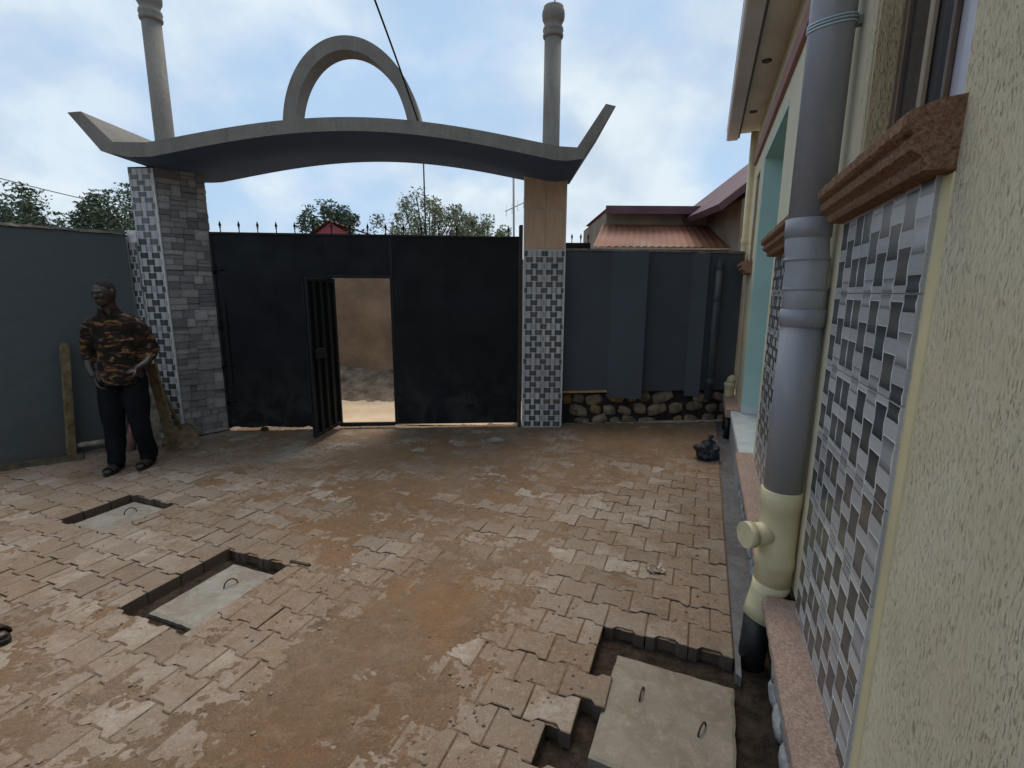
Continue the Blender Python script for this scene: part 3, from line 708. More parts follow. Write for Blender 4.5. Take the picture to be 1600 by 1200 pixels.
# sills: stepped mouldings with mitred ends
def sill(a, b, ztop, pr, mat='terra'):
    mb = MB(); o_ = pr
    # (projection, z) from the top down
    prof = [(-.02, .012), (.45*o_, .006), (.93*o_, -.010), (o_, -.018), (1.0*o_, -.042), (.92*o_, -.050), (.80*o_, -.056), (.80*o_, -.062), (.86*o_, -.070), (.84*o_, -.088), (.70*o_, -.096), (.60*o_, -.104), (.62*o_, -.118), (.56*o_, -.130), (.0, -.134)]
    n = len(prof); seg = 110; b0 = len(mb.v)
    def ring(sv, k):
        for (q, z) in prof:
            p = Vector((HW-q*k, sv, ztop+z)); w_ = p*30
            j = Vector((mnoise.noise(w_), mnoise.noise(w_+Vector((7, 0, 0))), mnoise.noise(w_+Vector((0, 7, 0)))))*.0016 + Vector((mnoise.noise(w_*7), 0, mnoise.noise(w_*7+Vector((3, 3, 3)))))*.0032
            mb.v.append(tuple(p+j))
    rings = [(a, 1)]+[(a+(b-a)*i/seg, 1) for i in range(1, seg+1)]
    for sv, k in rings: ring(sv, k)
    for i in range(len(rings)-1):
        for k in range(n-1): mb.face((b0+i*n+k, b0+i*n+k+1, b0+(i+1)*n+k+1, b0+(i+1)*n+k))
    mb.face([b0+k for k in range(n)]); mb.face([b0+(len(rings)-1)*n+k for k in range(n)][::-1])
    return mb.build('window_sill', M[mat], house)
sill(1.325, 2.205, 2.035, .098); sill(2.70, 4.05, 2.035, .12); sill(6.2, 6.85, 2.0, .12)
# tiled panels
def panel(a, b, z0, z1):
    bk = MB(); hbox(bk, HW-.003, HW-.0005, a, b, z0, z1); bo = bk.build('tile_backing', M['tile_grout'], house)
    nr = int(round((z1-z0)/TH_H)); s = a; 
    z = z1-TH_H/2
    while z > z0-.02:
        s = a+TH_W/2
        while s-TH_W/2 < b-.05:
            if s+TH_W/2 > b+.01:
                inst('tile', tile_half, bo, (HW-.003, s-TH_W/4, z), rot=(random.gauss(0, .0015), 0, -math.pi/2)); break
            o = inst('tile', tile_house, bo, (HW-.003, s, z), rz=-math.pi/2, rot=(random.gauss(0, .0015), random.gauss(0, .002), -math.pi/2))
            s += TH_W
        z -= TH_H
panel(1.38, 1.38+TH_W*1.5, Z0-.0, Z0+TH_H*6); panel(2.78, 2.78+TH_W*2.5, Z0, Z0+TH_H*6)
# plinth, ledge, stones
mb = MB(); hbox(mb, HW-.05, HW+WD, -2.5, 4.35, BED, Z0-.05); hbox(mb, HW-.05, HW+WD, 5.95, 7.02, BED, Z0-.05); plinth = mb.build('plinth', M['mortar'], house)
def ledge(a, b, pr=.13, z1=Z0, th=.05):
    mb = MB(); n = max(4, int((b-a)/.04))
    mb.extrude([(0, -th), (pr-.006, -th), (pr, -th+.006), (pr, -.012), (pr-.010, 0), (0, .002)], (0, 1, 0), b-a, n, jit=.003, origin=(HW, a, z1), ax=(-1, 0, 0))
    mb.build('ledge', M['ledge'], house)
ledge(-2.5, 2.22); ledge(2.46, 4.35); ledge(5.95, 7.02, .15, Z0, .09)
def rockmesh(seed, mat):
    import bmesh
    bm = bmesh.new(); bmesh.ops.create_icosphere(bm, subdivisions=2, radius=1)
    for v in bm.verts:
        q = v.co*1.1+Vector((seed*3.1, 0, 0)); k = 1+.35*mnoise.noise(q)
        v.co = Vector([max(-.82, min(.82, c*k)) for c in v.co])
    me = bpy.data.meshes.new('stone'); bm.to_mesh(me); bm.free(); me.materials.append(mat)
    me.polygons.foreach_set('use_smooth', [True]*len(me.polygons)); return me
rocks = [rockmesh(i, M['stone']) for i in range(5)]; rocks_o = [rockmesh(i+7, M['stone_ochre']) for i in range(2)]
M['stone_pale'] = simple('pale_rubble_stone', (.34, .33, .32), .9, .2, .4, 9, .01, 50, dirt=(.06, .055, .05))
rocks_p = [rockmesh(i+11, M['stone_pale']) for i in range(3)]
s = .9
while s < 4.3:
    w_ = random.uniform(.11, .2)
    for z, h_ in ((.21, .075), (.09, .07), (-.03, .06)):
        if not (2.2 < s+w_/2 < 2.46): inst('stone', random.choice(rocks_p), plinth, (HW-.055, s+w_/2+random.uniform(-.02, .02), z), scale=(.035, w_*.56, h_*.85), rz=random.uniform(-.1, .1))
    s += w_
# porch recess
mb = MB()
hbox(mb, HW+.001, 1.9, DR[1]-.03, DR[1], DR[2], DR[3]); hbox(mb, HW+WD+.001, 1.9, DR[0], DR[0]+.02, DR[2], DR[3]); hbox(mb, 1.9, 1.95, DR[0], DR[1], DR[2], DR[3]); hbox(mb, HW+.001, 1.9, DR[0]+.02, DR[1]-.03, DR[3]-.03, DR[3]-.001)
mb.build('porch_wall', M['teal'], house)
fl = MB(); hbox(fl, HW-.10, 1.9, 4.35, 5.95, DR[2]-.06, DR[2]-.012); fo = fl.build('porch_floor', M['tile_grout'], house)
tf = MB(); tf.box((-.148, -.148, 0), (.148, .148, .010), 0, .0015); tfm = tf.mesh('floor_tile', M['white'])
for i in range(7):
    for j in range(5):
        if HW-.10+.3*i+.15 < 1.9 and 4.35+.32*j+.16 < 5.96: inst('floor_tile', tfm, fo, (HW-.10+.15+.3*i, 4.35+.16+.32*j, DR[2]-.012), scale=(1, 1.06, 1))
sk = MB(); hbox(sk, HW+.004, 1.9, DR[1]-.042, DR[1]-.0305, DR[2], DR[2]+.1, 0, .002); sk.build('skirting', M['white'], house)
rs = MB(); hbox(rs, HW-.09, HW-.05, 4.35, 5.95, BED, DR[2]-.061); rs.build('step_riser', M['greyriser'], house)
# door at the back of the porch
dmb = MB(); hbox(dmb, 1.86, 1.899, 4.7, 5.5, DR[2]+.01, 2.5, 0, .004); dd = dmb.build('door', M['winframe'], house)
dh = MB(); dh.tube([(1.85, 4.78, 1.35), (1.82, 4.78, 1.35), (1.82, 4.88, 1.35)], .009, 8); dh.build('handle', M['steel'], dd)
# band, eaves, gutter
mb = MB(); mb.extrude([(0, 0), (.03, .0), (.036, .02), (.028, .045), (.036, .07), (.036, .115), (.02, .13), (0, .13)], (0, 1, 0), 9.5, 30, origin=(HW, -2.5, 3.17), ax=(-1, 0, 0), jit=.001); mb.build('string_course', M['maroon'], house)
EO, EI = .10, .235
mb = MB(); hbox(mb, EI, 6.3, -2.6, 7.25, ZT, ZT+.02, 0); rf = mb.build('soffit', M['soffit'], house)
for s in (1.9, 3.55, 5.15, 6.45):
    q = MB(); q.lathe((EI+.11, s, ZT-.008), [(.038, -.001), (.042, .004), (.042, .008)], 20); q.build('downlight', M['lampblack'], rf)
mb = MB()
mb.extrude([(0, 0), (.115, .0), (.13, .012), (.13, .10), (.136, .108), (.136, .125), (.122, .125), (.116, .02), (0, .02)], (0, 1, 0), 9.85, 10, origin=(EI-.002, -2.6, ZT-.075), ax=(-1, 0, 0)); mb.build('gutter', M['gutter'], house)
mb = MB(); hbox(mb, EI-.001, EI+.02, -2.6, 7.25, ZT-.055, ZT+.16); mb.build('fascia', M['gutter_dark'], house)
mb = MB(); mb.extrude([(0, 0), (5.9, 1.35), (5.9, 1.42), (0, .07)], (0, 1, 0), 9.85, 1, origin=(EI-.03, -2.6, ZT+.163), ax=(1, 0, 0)); mb.build('roof', M['redroof'], house)

# ------------------------------------------------------------------ big grey drainpipe
def hthing(name, label, cat, s, p, z=0, group=None):
    x, y, _ = SP(s, p); return thing(name, label, cat, (x, y, z), -AZ, group, off=(p, s, z))
dp = hthing('drainpipe', 'fat grey plastic drainpipe with yellow base tee, in front of the near tiled wall', 'drainpipe', 2.33, .372)
pr = .0765; A = (.364, 2.33); B = (.378, 2.33)
mb = MB(); mb.tube([(A[0], A[1], 1.90), (A[0], A[1], 3.6)], pr, 40); mb.build('pipe', M['pvc'], dp, 'upper length of grey pipe')
mb = MB(); mb.tube([(B[0], B[1], .80), (B[0], B[1], 1.60)], pr, 40); mb.build('pipe', M['pvc'], dp, 'lower length of grey pipe')
pts = [(A[0], A[1], 1.93), (A[0], A[1], 1.85), (A[0]+.004, A[1], 1.80), (A[0]+.012, A[1], 1.75), (B[0]-.006, B[1], 1.70), (B[0]-.001, B[1], 1.65), (B[0], B[1], 1.56)]
mb = MB(); mb.tube(pts, pr*1.035, 40); mb.build('elbow', M['pvc_light'], dp)
def collar(p, s, z0, z1, r_, mat, lean=0):
    mb = MB(); mb.lathe((p, s, z0), [(r_-.006, 0), (r_, .002), (r_, z1-z0-.002), (r_-.006, z1-z0)], 40); return mb.build('collar', mat, dp)
collar(B[0], B[1], 1.515, 1.585, pr*1.10, M['pvc'])
collar(B[0]-.002, B[1], 1.660, 1.672, pr*1.09, M['pvc'])
collar(A[0]+.006, A[1], 1.775, 1.79, pr*1.09, M['pvc'])
collar(A[0], A[1], 1.865, 1.94, pr*1.09, M['pvc'])
mb = MB()
for dz in (0, .012, .022): mb.tube([(A[0]+pr*1.03*math.cos(a), A[1]+pr*1.03*math.sin(a), 2.62+dz+.018*math.sin(a+.5)) for a in np.linspace(0, 2*math.pi, 33)], .0035, 6, cap=False)
mb.build('wire_tie', M['tie'], dp)
mb = MB(); mb.obox((A[0]+.09, A[1], 2.63), (.05, .03, .03)); mb.build('bracket', M['steel'], dp)
mb = MB(); mb.lathe((B[0], B[1], .30), [(pr, 0), (pr*1.02, .13), (pr*1.09, .14), (pr*1.09, .19), (pr*1.04, .195), (pr*1.04, .42), (pr*1.09, .43), (pr*1.10, .50), (pr*1.04, .505)], 40)
mb.tube([(B[0]-.02, B[1]-.02, .60), (B[0]-.115, B[1]-.075, .60)], .050, 28); tee = mb.build('tee', M['pvc_yellow'], dp)
mb = MB(); d_ = Vector((-.095, -.055, 0)).normalized(); c0 = Vector((B[0]-.11, B[1]-.072, .60)); mb.tube([c0, c0+d_*.035], .058, 28); mb.build('screw_cap', M['pvc_yellow'], tee)
mb = MB(); mb.tube([(B[0], B[1], .36), (B[0]-.005, B[1], .30), (B[0]-.025, B[1]-.01, .22), (B[0]-.045, B[1]-.02, .17)], [pr*1.03, pr*1.03, pr*.99, pr*.9], 32); mb.build('elbow', M['pvc_yellow'], dp)
mb = MB(); mb.tube([(B[0]-.045, B[1]-.02, .21), (B[0]-.055, B[1]-.03, -.085)], .058, 32); mb.build('pipe', M['pvc_black'], dp, 'black underground pipe end')

# yellow corner pipe of the house joining the dark pipe on the boundary wall
cp = hthing('drainpipe', 'slim yellow drainpipe at the far corner of the house, bending left over the boundary wall', 'drainpipe', 7.10, .42, 2.0)
mb = MB(); mb.tube([(.42, 7.08, 3.58), (.42, 7.08, 2.18), (.41, 7.07, 2.11), (.37, 7.05, 2.07), (.20, 6.98, 2.07)], .045, 20); mb.build('pipe', M['pvc_yellow'], cp)
mb = MB(); mb.lathe((.42, 7.08, 2.25), [(.05, 0), (.053, .01), (.053, .06), (.05, .07)], 20); mb.build('collar', M['pvc_yellow'], cp)
dk = hthing('drainpipe', 'dark grey drainpipe running down the boundary wall beside the house corner', 'drainpipe', 6.75, .13)
mb = MB(); mb.tube([(.26, 6.93, 2.07), (.19, 6.90, 2.10), (.145, 6.86, 2.08), (.135, 6.80, 2.0), (.13, 6.76, 1.88)], .056, 20); mb.build('elbow', M['pvc_dark'], dk)
mb = MB(); mb.tube([(.13, 6.75, 1.92), (.125, 6.70, .30)], .050, 20); mb.build('pipe', M['pvc_dark'], dk)
for z in (1.55, .5):
    mb = MB(); mb.lathe((.128, 6.735-.03*(1.9-z)/1.6, z), [(.054, 0), (.057, .01), (.057, .05), (.054, .06)], 20); mb.build('collar', M['pvc_dark'], dk)
st = hthing('pipe_stub', 'short yellow pipe stub with cap standing on the far end of the pink ledge', 'pipe', 6.55, .36, Z0)
mb = MB(); mb.lathe((.37, 6.75, Z0), [(.055, 0), (.06, .02), (.06, .13), (.068, .135), (.068, .18), (.06, .185)], 20); mb.build('pipe', M['pvc_yellow'], st)
mb = MB(); mb.tube([(.37, 6.75, Z0+.17), (.39, 6.73, Z0+.24), (.40, 6.72, Z0+.27)], [.055, .05, .03], 16); mb.build('cap', M['pvc_yellow'], st)
# two black pipes under the far ledge
for ds, lab in ((0, 'short black pipe under the far ledge, the one nearer the porch step'), (.42, 'short black pipe under the far ledge, the one nearer the house corner')):
    mb = MB(); c0 = SP(6.05+ds, .345); mb.tube([(c0[0], c0[1], .245), (c0[0], c0[1], -.03)], .035, 16); single('drain_stub', mb, M['pvc_black'], lab, 'pipe', 'black pipes under the far ledge', base=(c0[0], c0[1], -.03))

# ------------------------------------------------------------------ gateway
gw = thing('gateway', 'cement gateway with upturned curved canopy, ring arch and two tiled pillars', 'gateway', (-1.6, 5.6, 0))
YF, YB = 4.93, 6.05
XL, XR = -3.87, .64
def zb(x):
    """underside height of the canopy"""
    t = (x+3.42)/(0.42+3.42)
    t = max(0.0, min(1.0, t))
    return 2.865+.245*math.sin(math.pi*t)**1.02 if 0 < t < 1 else 2.865
def canopy_profile():
    bot = [(-4.12, 3.245), (-3.86, 2.915)]; xs = np.linspace(-3.62, .50, 36)
    bot += [(x, zb(x)) for x in xs]
    bot += [(.655, 2.885), (.95, 3.345)]
    top = [(.855, 3.365), (.60, 2.985)]+[(x, zb(x)+.130-.010*math.sin(math.pi*max(0, min(1, (x+3.6)/4.1)))) for x in np.linspace(.42, -3.55, 34)]
    top += [(-3.74, 2.995), (-3.995, 3.255)]
    return bot+top
prof = canopy_profile()
def band(mb, y0, y1):
    n = len(prof); nb = 2+36+2; b = len(mb.v); ny = 8
    for i in range(ny+1):
        y = y0+(y1-y0)*i/ny
        for k, (x, z) in enumerate(prof): mb.v.append((x, y+.02*(x+1.6)*.5, z))
    for i in range(ny):
        for k in range(n):
            k2 = (k+1) % n; under = (k < nb-1)
            mb.face((b+i*n+k, b+i*n+k2, b+(i+1)*n+k2, b+(i+1)*n+k), 1 if under and 1 <= k < nb-2 else 0)
    # fascias as strips between bottom and top rows
    for i, fl in ((0, False), (ny, True)):
        bo = [b+i*n+k for k in range(nb)]; to = [b+i*n+k for k in range(n-1, nb-1, -1)]
        # walk both chains
        ia = ib = 0
        while ia < len(bo)-1 or ib < len(to)-1:
            xa = mb.v[bo[min(ia+1, len(bo)-1)]][0]; xb = mb.v[to[min(ib+1, len(to)-1)]][0]
            if ib >= len(to)-1 or (ia < len(bo)-1 and xa <= xb): q = (bo[ia], bo[ia+1], to[ib]); ia += 1
            else: q = (bo[ia], to[ib+1], to[ib]); ib += 1
            mb.face(q[::-1] if fl else q, 0)
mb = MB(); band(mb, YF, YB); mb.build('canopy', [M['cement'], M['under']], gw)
# ring arch
mb = MB(); cx, yc, zc = -1.585, 5.30, 3.12; n = 48; ro_x, ro_z, t_ = .685, .915, .125; dpth = .20
b = len(mb.v)
for i in range(n+1):
    a = math.pi*i/n; sk = .03*math.sin(a)
    co, si = math.cos(a), math.sin(a)
    for (rx, rz_, y) in ((ro_x, ro_z, -dpth/2), (ro_x, ro_z, dpth/2), (ro_x-t_, ro_z-t_, dpth/2), (ro_x-t_, ro_z-t_, -dpth/2)):
        mb.v.append((cx-co*rx-sk, yc+y-co*.0, zc+si*rz_))
for i in range(n):
    for k in range(4): k2 = (k+1) % 4; mb.face((b+i*4+k, b+i*4+k2, b+(i+1)*4+k2, b+(i+1)*4+k), 0, None, False)
mb.face([b, b+1, b+2, b+3]); mb.face([b+n*4+k for k in (3, 2, 1, 0)]); mb.build('ring_arch', M['cement'], gw)
# two columns with turned capitals
for x, y, CH in ((-3.54, 5.35, 1.30), (.385, 5.42, 1.20)):
    mb = MB(); mb.lathe((x, y, zb(x)+.05), [(.088, 0), (.088, .02), (.084, CH)], 28); co = mb.build('column', M['cement'], gw)
    mb = MB(); z = zb(x)+.05+CH; mb.lathe((x, y, z), [(.084, -.01), (.098, .0), (.102, .02), (.094, .04), (.102, .06), (.098, .085), (.082, .10), (.092, .13), (.108, .16), (.112, .20), (.108, .235), (.098, .25), (.098, .27), (.05, .285)], 28); mb.build('capital', M['cement'], co)
    if x > 0: mb = MB(); mb.tube([(x+.01, y, z+.28), (x+.015, y, z+.62)], .006, 8); mb.build('rod', M['iron'], co)
# right pillar
PY = 5.84
mb = MB(); mb.box((.135, PY+.012, BED), (.60, PY+.44, 2.99)); rp = mb.build('pillar', M['tile_edge'], gw, 'straight pillar right of the gate, woven tiles below and beige tiles above')
for r_ in range(5):
    for c_ in range(2):
        inst('tile', tile_pil, rp, (.135+.1175+.235*c_-.002, PY+.0115, .255+.42*r_-.03), 0)
wt = MB(); wt.obox((0, -.004, 0), (.231, .008, .44), c=.0012); wtm = wt.mesh('beige_tile', M['woodtile'])
for z, h_ in ((2.345, .43), (2.775, .41)):
    for c_ in range(2): inst('beige_tile', wtm, rp, (.2505+.235*c_, PY+.0115, z+.0), scale=(1, 1, h_/.44))
for x in (.128, .603):
    mb = MB(); mb.box((x-.0065, PY+.001, .02), (x+.0065, PY+.014, 2.97)); mb.build('tile_trim', M['tile_edge'], rp)
# left pillar, splayed
PF, PR2, PLf = Vector((-3.67, 5.30)), Vector((-3.37, 5.655)), Vector((-3.945, 5.33))
PB = Vector((-3.62, 5.95)); PBL = Vector((-3.97, 5.95))
mb = MB(); mb.prism([tuple(PLf), tuple(PF), tuple(PR2), tuple(PB), tuple(PBL)], BED, 2.872); lp = mb.build('pillar', M['mortar'], gw, 'splayed pillar left of the gate, woven tiles in front and grey stone tiles on the inner face')
fd = (PF-PLf); fl_ = fd.length; fdn = fd.normalized(); nrm = Vector((fdn.y, -fdn.x)); rz = math.atan2(nrm.y, nrm.x)+math.pi/2
tile_lp = woven_tile(fl_-.012, .42, True, 'tile')
for r_ in range(7):
    h_ = 1 if r_ < 6 else .8
    c_ = (PF+PLf)/2+nrm*.002; inst('tile', tile_lp, lp, (c_.x, c_.y, .21+.42*r_ if r_ < 6 else .42*6+.168), rz, scale=(1, 1, h_))
mb = MB(); q = PF+nrm*.006+Vector((.004, 0)); mb.obox((q.x, q.y, 1.43), (.016, .020, 2.85), rz); mb.build('tile_trim', M['tile_edge'], lp)
# narrow extra strip of tile below wall height
c_ = PLf-fdn*.052; mb = MB(); mb.obox((c_.x, c_.y+.032, 1.12), (.104, .06, 2.26), rz); mb.obox((c_.x-.06, c_.y+.12, 1.09), (.22, .10, 2.20), rz); sx = mb.build('wall_end', M['tile_grout'], lp)
tile_n = woven_tile(.10, .42, True, 'tile')
for r_ in range(5): inst('tile', tile_n, sx, (c_.x+nrm.x*.004, c_.y+nrm.y*.004, .24+.42*r_), rz)
# grey stone-look relief pieces on the inner face: recursive random ashlar
sd = (PR2-PF); sl_ = sd.length; sdn = sd.normalized(); snr = Vector((sdn.y, -sdn.x)); srz = math.atan2(snr.y, snr.x)+math.pi/2
st_mb = MB(); st_mb.obox((0, 0, 0), (1, 1, 1), c=.06); stm = st_mb.mesh('stone_tile', M['stonetile'])
stp = st_mb.mesh('stone_tile', M['stonetile'])
rs_ = random.Random(5)
def split(x0, x1, z0, z1, out, d=0):
    w_, h_ = x1-x0, z1-z0
    if (w_*h_ < .0105 and d > 3) or (w_ < .11 and h_ < .11) or (w_*h_ < .022 and rs_.random() < .25 and d > 3): out.append((x0, x1, z0, z1)); return
    if (w_ > h_*2.3 or (w_ > h_*1.5 and rs_.random() < .5)): q = x0+w_*rs_.uniform(.36, .64); split(x0, q, z0, z1, out, d+1); split(q, x1, z0, z1, out, d+1)
    else: q = z0+h_*rs_.uniform(.32, .62); split(x0, x1, z0, q, out, d+1); split(x0, x1, q, z1, out, d+1)
for k in range(7):
    out_ = []; split(.012, sl_, .01+.4095*k, .01+.4095*(k+1), out_)
    for (x0, x1, z0, z1) in out_:
        dep = rs_.uniform(.012, .034); c_ = PF+sdn*((x0+x1)/2)+snr*(dep/2-.001)
        inst('stone_tile', stm, lp, (c_.x, c_.y, (z0+z1)/2), srz, scale=(x1-x0-.003, dep, z1-z0-.003))

# ------------------------------------------------------------------ gate
gt = thing('gate', 'black sheet metal gate with a small open wicket door and spikes along the top', 'gate', (GL.x, GL.y, 0))
def gp(t, off, z): q = GL+gd*t+Vector((gd.y, -gd.x))*off; return (q.x, q.y, z)
grz = math.atan2(gd.y, gd.x); GW = (GR-GL).length
def gbox(mb, t0, t1, o0, o1, z0, z1, c=0.0): mb.obox(gp((t0+t1)/2, (o0+o1)/2, (z0+z1)/2), (t1-t0, abs(o1-o0), z1-z0), grz, 0, c)
WK0, WK1, WKZ = 1.295, 1.945, 1.785
GT = 2.245
for (t0, t1, z0, z1) in ((.03, WK0-.045, .045, GT), (WK0+.0, WK1, WKZ+.04, GT), (WK1+.04, GW-.02, .045, GT), (WK0-.045, WK0-.0, .045, GT)):
    mb = MB(); gbox(mb, t0+.0015, t1-.0015, 0, .012, z0, z1); mb.build('panel', M['gate'], gt)
mb = MB(); gbox(mb, WK1, WK1+.04, -.012, .02, .045, GT-.002, .003); mb.build('wicket_jamb', M['gatetrim'], gt)
mb = MB(); gbox(mb, WK0, WK1, -.02, .02, .03, .072, .003); mb.build('threshold_bar', M['gatetrim'], gt)
mb = MB(); gbox(mb, WK0, WK1, -.014, .02, WKZ, WKZ+.04, .003); mb.build('wicket_head', M['gatetrim'], gt)
mb = MB(); gbox(mb, .0, GW, -.012, .024, GT, GT+.028, .004); mb.build('top_rail', M['gatetrim'], gt)
mb = MB(); gbox(mb, 0, .028, -.01, .03, .03, GT, .004); mb.build('stile', M['gatetrim'], gt)
mb = MB(); gbox(mb, GW-.018, GW+.022, -.05, .045, BED, 2.40, .004); mb.build('gate_post', M['post'], gt)
for (t_, z0_, z1_) in ((.66, .05, GT), (2.62, .05, GT)):
    mb = MB(); gbox(mb, t_-.012, t_+.012, .012, .0145, z0_, z1_, .001); mb.build('weld_seam', M['gate'], gt)
for z in (.32, .75, 1.2, 1.82):
    mb = MB(); mb.tube([gp(.02, .035, z), gp(.02, .035, z+.09)], .017, 12); mb.tube([gp(.02, .03, z+.045), gp(.12, .022, z+.045)], .010, 8); mb.build('hinge', M['gatetrim'], gt)
mb = MB(); gbox(mb, .07, .10, .012, .03, .55, 1.5, .004); mb.build('bolt_bar', M['gatetrim'], gt)
mb = MB(); mb.lathe(gp(2.85, .016, .26), [(.03, 0), (.04, .01), (.03, .02)], 14); mb.build('eyelet', M['gatetrim'], gt)
spm = MB(); spm.lathe((0, 0, 0), [(.006, 0), (.006, .045), (.013, .05), (.006, .056), (.013, .07), (.015, .08), (.001, .125)], 8); spmesh = spm.mesh('spike', M['gatetrim'])
for k in range(17):
    if k in (14, 15): continue
    q = gp(.12+.2*k, .005, GT+.026); inst('spike', spmesh, gt, q, 0)
# wicket door standing open towards the camera
h0 = Vector(gp(WK0+.01, .02, 0)[:2]); h1 = Vector((-2.135, 5.10)); hd_ = (h1-h0).normalized(); hr = math.atan2(hd_.y, hd_.x); hn = Vector((-hd_.y, hd_.x))
if hn.x < 0: hn = -hn
def dbox(mb, t0, t1, o0, o1, z0, z1, c=.003):
    q = h0+hd_*(t0+t1)/2+hn*(o0+o1)/2; mb.obox((q.x, q.y, (z0+z1)/2), (t1-t0, abs(o1-o0), z1-z0), hr, 0, c)
DL = (h1-h0).length
mb = MB(); dbox(mb, .0, DL, -.01, .0, .075, WKZ-.01, 0); wd = mb.build('wicket_door', M['gate'], gt)
for t in (.01, .16, .31, .46, DL-.045):
    mb = MB(); dbox(mb, t, t+.035, .0, .03, .075, WKZ-.01); mb.build('upright', M['gatetrim'], wd)
for z in (.075, WKZ-.05):
    mb = MB(); dbox(mb, .046, DL-.046, .001, .028, z, z+.035); mb.build('rail', M['gatetrim'], wd)
mb = MB(); dbox(mb, .40, .56, .03, .06, .93, 1.03); mb.build('lock', M['gatetrim'], wd)

# ------------------------------------------------------------------ walls
lw = thing('boundary_wall', 'dark green-grey painted boundary wall behind the standing man', 'wall', (LW1.x, LW1.y, 0))
mb = MB(); d_ = LW1-LW0; th = .16; a = LW0; b_ = LW1
pts = [tuple(a), tuple(b_), tuple(b_-lwn*th), tuple(a-lwn*th)]
if (Vector(pts[1])-Vector(pts[0])).cross(Vector(pts[2])-Vector(pts[1])) < 0: pts = pts[::-1]
mb.prism(pts, BED, 2.20); mb.build('wall_face', M['greenwall'], lw)
mb = MB(); n = 60
mb.extrude([(-.02, 0), (th+.015, 0), (th+.01, .022), (-.014, .026)], (lwd.x, lwd.y, 0), d_.length, n, jit=.009, origin=(a.x, a.y, 2.201), ax=(-lwn.x, -lwn.y, 0)); mb.build('coping', M['dirtyedge'], lw)
# right wall
RA, RB = Vector((.585, 6.02)), Vector((2.90, 6.32)); rd = (RB-RA).normalized(); rn = Vector((rd.y, -rd.x)); rrz = math.atan2(rd.y, rd.x); RL = (RB-RA).length
rw = thing('boundary_wall', 'blue-grey painted boundary wall on rubble stones between the right pillar and the house', 'wall', (RA.x, RA.y, 0))
def rbox(mb, t0, t1, o0, o1, z0, z1, c=0.0):
    q = RA+rd*(t0+t1)/2+rn*(o0+o1)/2; mb.obox((q.x, q.y, (z0+z1)/2), (t1-t0, abs(o1-o0), z1-z0), rrz, 0, c)
mb = MB(); rbox(mb, 0, RL, -.16, 0, .40, 2.13); mb.build('wall_face', M['greywall'], rw)
mb = MB(); rbox(mb, 0, RL, -.15, -.05, BED, .40); ft = mb.build('footing', M['mortar'], rw)
mb = MB(); mb.extrude([(-.015, 0), (.175, 0), (.17, .02), (-.01, .025)], (rd.x, rd.y, 0), RL, 40, jit=.008, origin=(RA.x, RA.y, 2.131), ax=(-rn.x, -rn.y, 0)); mb.build('coping', M['dirtyedge'], rw)
for (t0, t1, dd_) in ((.62, 1.03, .13), (1.66, 1.84, .06)):
    q = [RA+rd*t0+rn*.001, RA+rd*t1+rn*dd_, RA+rd*t1+rn*.001]
    pts = [tuple(v) for v in q]
    if (q[1]-q[0]).cross(q[2]-q[1]) < 0: pts = pts[::-1]
    mb = MB(); mb.prism(pts, .33, 2.128); mb.build('pilaster', M['greywall_light'], rw)
mb = MB(); rbox(mb, .02, .62, .0, .035, .40, .425, .004); mb.build('board', M['board'], rw)
rs2 = random.Random(3)
for z, h_, ph in ((.31, .085, .0), (.16, .085, .07), (.01, .08, .03)):
    t = .02-ph
    while t < RL-.1:
        w_ = rs2.uniform(.13, .30); wj = w_*rs2.uniform(.80, 1.05); q = RA+rd*(t+w_/2)+rn*(-.055+rs2.uniform(-.015, .008))
        if t > -.05 and rs2.random() > .08: inst('stone', rs2.choice(rocks+rocks+rocks_o), ft, (q.x, q.y, z+rs2.uniform(-.02, .02)), scale=(wj*.56, .05, h_*rs2.uniform(.75, 1.1)), rot=(rs2.uniform(-.3, .3), rs2.uniform(-.35, .35), rrz+rs2.uniform(-.2, .2)))
        t += w_
# ------------------------------------------------------------------ outside the gate
mw = thing('mud_wall', 'brown mud-plastered wall across the street, seen through the open wicket', 'wall', (-2, 8.2, 0))
mb = MB(); b = 0; nx, nz_ = 60, 16
for j in range(nz_+1):
    for i in range(nx+1):
        x = -8+i*10/nx; z = j*2.15/nz_; mb.v.append((x, 8.2+.03*mnoise.noise(Vector((x*1.3, z*1.3, 0))), z+(.03*mnoise.noise(Vector((x*2, 0, 5))) if j == nz_ else 0)))
for j in range(nz_):
    for i in range(nx): k = j*(nx+1)+i; mb.face((k, k+1, k+nx+2, k+nx+1), 0, None, True)
mb.build('wall_face', M['mud'], mw)
mb = MB(); mb.box((-8, 8.26, 0), (2, 8.5, 2.12)); mb.build('wall_core', M['mud'], mw)
mb = MB(); nx, ny = 160, 14
for j in range(ny+1):
    for i in range(nx+1):
        x = -6+i*8/nx; u = j/ny; y = 7.25+u*1.0; z = -.02+.42*u**1.3+.07*mnoise.noise(Vector((x*3, y*3, 0)))*(.3+u)+.04*mnoise.noise(Vector((x*9, y*9, 0)))
        mb.v.append((x, y, z))
for j in range(ny):
    for i in range(nx): k = j*(nx+1)+i; mb.face((k, k+1, k+nx+2, k+nx+1), 0, None, False)
single('earth_bank', mb, M['rubble'], 'low bank of rubble and earth along the mud wall', 'rubble', kind='stuff')

